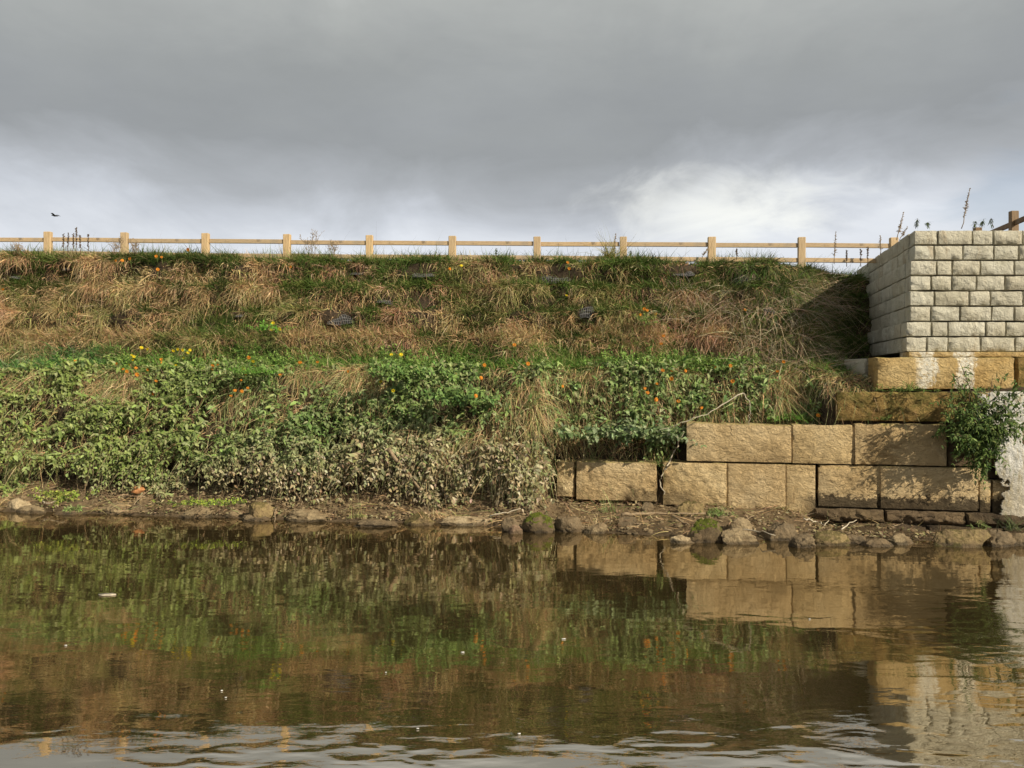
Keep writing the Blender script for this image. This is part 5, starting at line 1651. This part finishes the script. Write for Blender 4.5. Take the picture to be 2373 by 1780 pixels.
used_p = {'o': False, 'y': False}
for (px_, py_, k) in FL:
    lift = 0.34 if py_ < 800 else (0.50 if py_ < 880 else 0.74)
    if px_ > 1850: lift = 0.25
    p = hit(px_, py_, lift)
    pr_ = protoO if k == 'o' else protoY
    if used_p[k]:
        o = pr_.copy(); COL.objects.link(o)
    else:
        o = pr_; used_p[k] = True
    o.location = p
    sc_ = random.uniform(0.68, 1.1)
    o.scale = (sc_, sc_, sc_ * random.uniform(0.6, 1.0))
    o.rotation_euler = (random.uniform(-0.5, 0.1), random.uniform(-0.4, 0.4), random.uniform(-0.5, 0.7))
    lb, gr = zone_label(px_, py_, k)
    tag(o, lb, 'flower', gr)

# ------------------------------------------------------------------ small loose things
def flat_leaf(name, px, py, L_, mat, label, group, cat='leaf', Y=None, z=0.004, ang=None):
    if Y is None:
        Yp = (HC - z) * F / (py - CY); p = unp(px, py, Yp)
    else:
        p = unp(px, py, Y)
    a = ang if ang is not None else random.uniform(0, 6.28)
    n = 9
    th = np.linspace(0, 2 * np.pi, n, endpoint=False)
    r = 1 + rng.normal(0, 0.12, n)
    pts = np.stack([np.cos(th) * L_ / 2 * r, np.sin(th) * L_ * 0.28 * r, 0.002 * rng.random(n)], -1)
    R_ = np.array([[math.cos(a), -math.sin(a), 0], [math.sin(a), math.cos(a), 0], [0, 0, 1]])
    top = pts @ R_.T + p + np.array((0, 0, 0.004)); bot = pts @ R_.T * np.array((1, 1, 0.2)) + p
    cpt = p + np.array((0, 0, 0.006))
    V = np.concatenate([top, bot, [cpt]])
    q = [(i, n + i, n + (i + 1) % n, (i + 1) % n) for i in range(n)]
    t = [(i, (i + 1) % n, 2 * n) for i in range(n)]
    o = build(name, V, [q, t], mat, None, origin=tuple(p))
    return tag(o, label, cat, group)


FLECK = [(1306, 1481), (1072, 1512), (894, 1559), (1203, 1701), (968, 1689), (152, 1496), (523, 1617), (514, 1601), (1876, 1435), (2032, 1520), (1733, 1657), (1928, 1677), (2197, 1485), (2167, 1491), (1963, 1476), (150, 1547), (158, 1554), (1720, 1730), (850, 1684), (1396, 1484), (1292, 1459), (2190, 1546)]
for i, (a, b_) in enumerate(FLECK[:9]):
    flat_leaf('foam_fleck', a, b_, random.uniform(0.014, 0.024) * (1.5 if i in (0, 1, 3) else 1), M_FOAM, 'tiny white fleck floating on the brown water', 'white flecks on the water', 'foam fleck', ang=random.uniform(-0.3, 0.3))
flat_leaf('floating_leaf', 252, 1378, 0.20, M_STICK_PALE, 'pale narrow leaf floating on the water at left', None, 'leaf', ang=0.1)
# crumpled dead leaf on the mud
c = hit(320, 1134, 0.28)
n = 14
th = np.linspace(0, 2 * np.pi, n, endpoint=False)
rr = 0.095 * (1 + 0.16 * np.cos(5 * th) + rng.normal(0, 0.08, n))
top = np.stack([rr * np.cos(th) * 1.3, -0.05 * np.cos(3 * th) + rr * np.sin(th) * 0.6, rr * np.sin(th) * 0.7], -1) + c
V = np.concatenate([top, top + np.array((0, 0.006, 0)), [c + np.array((0, -0.04, 0))], [c + np.array((0, -0.03, 0))]])
tag(build('dead_leaf', V, [[(i, n + i, n + (i + 1) % n, (i + 1) % n) for i in range(n)], [(i, (i + 1) % n, 2 * n) for i in range(n)] + [(n + (i + 1) % n, n + i, 2 * n + 1) for i in range(n)]], M_DEADLEAF, None, origin=tuple(c)),
    'large orange-brown dead leaf lying at the foot of the nettles', 'dead leaf')

# bird crossing the sky at the left
bp_ = unp(126, 500, 45.0)
bird = thing('bird', 'small dark bird flying low in the sky at the left', 'bird', tuple(bp_))
mb = MB(); mb.tube([bp_ + np.array((-0.16, 0, 0.02)), bp_ + np.array((-0.08, 0, 0.03)), bp_, bp_ + np.array((0.1, 0, -0.01)), bp_ + np.array((0.22, 0, -0.03))], [0.015, 0.04, 0.05, 0.035, 0.01], 8)
mb.build('body', M_BIRD, bird)
for s_ in (-1, 1):
    mb = MB()
    w0 = bp_ + np.array((-0.04, 0.03 * s_, 0.02)); w1 = bp_ + np.array((0.08, 0.03 * s_, 0.02))
    m0 = bp_ + np.array((-0.06, 0.25 * s_, 0.10)); m1 = bp_ + np.array((0.06, 0.25 * s_, 0.10)); tp = bp_ + np.array((0.10, 0.5 * s_, 0.05))
    dn_ = np.array((0, 0, -0.012))
    mb.add([w0, w1, m1, m0, tp, w0 + dn_, w1 + dn_, m1 + dn_, m0 + dn_], [(0, 1, 2, 3), (5, 8, 7, 6), (0, 3, 8, 5), (1, 6, 7, 2)], [(3, 2, 4), (8, 4, 7)])
    mb.build('wing', M_BIRD, bird)
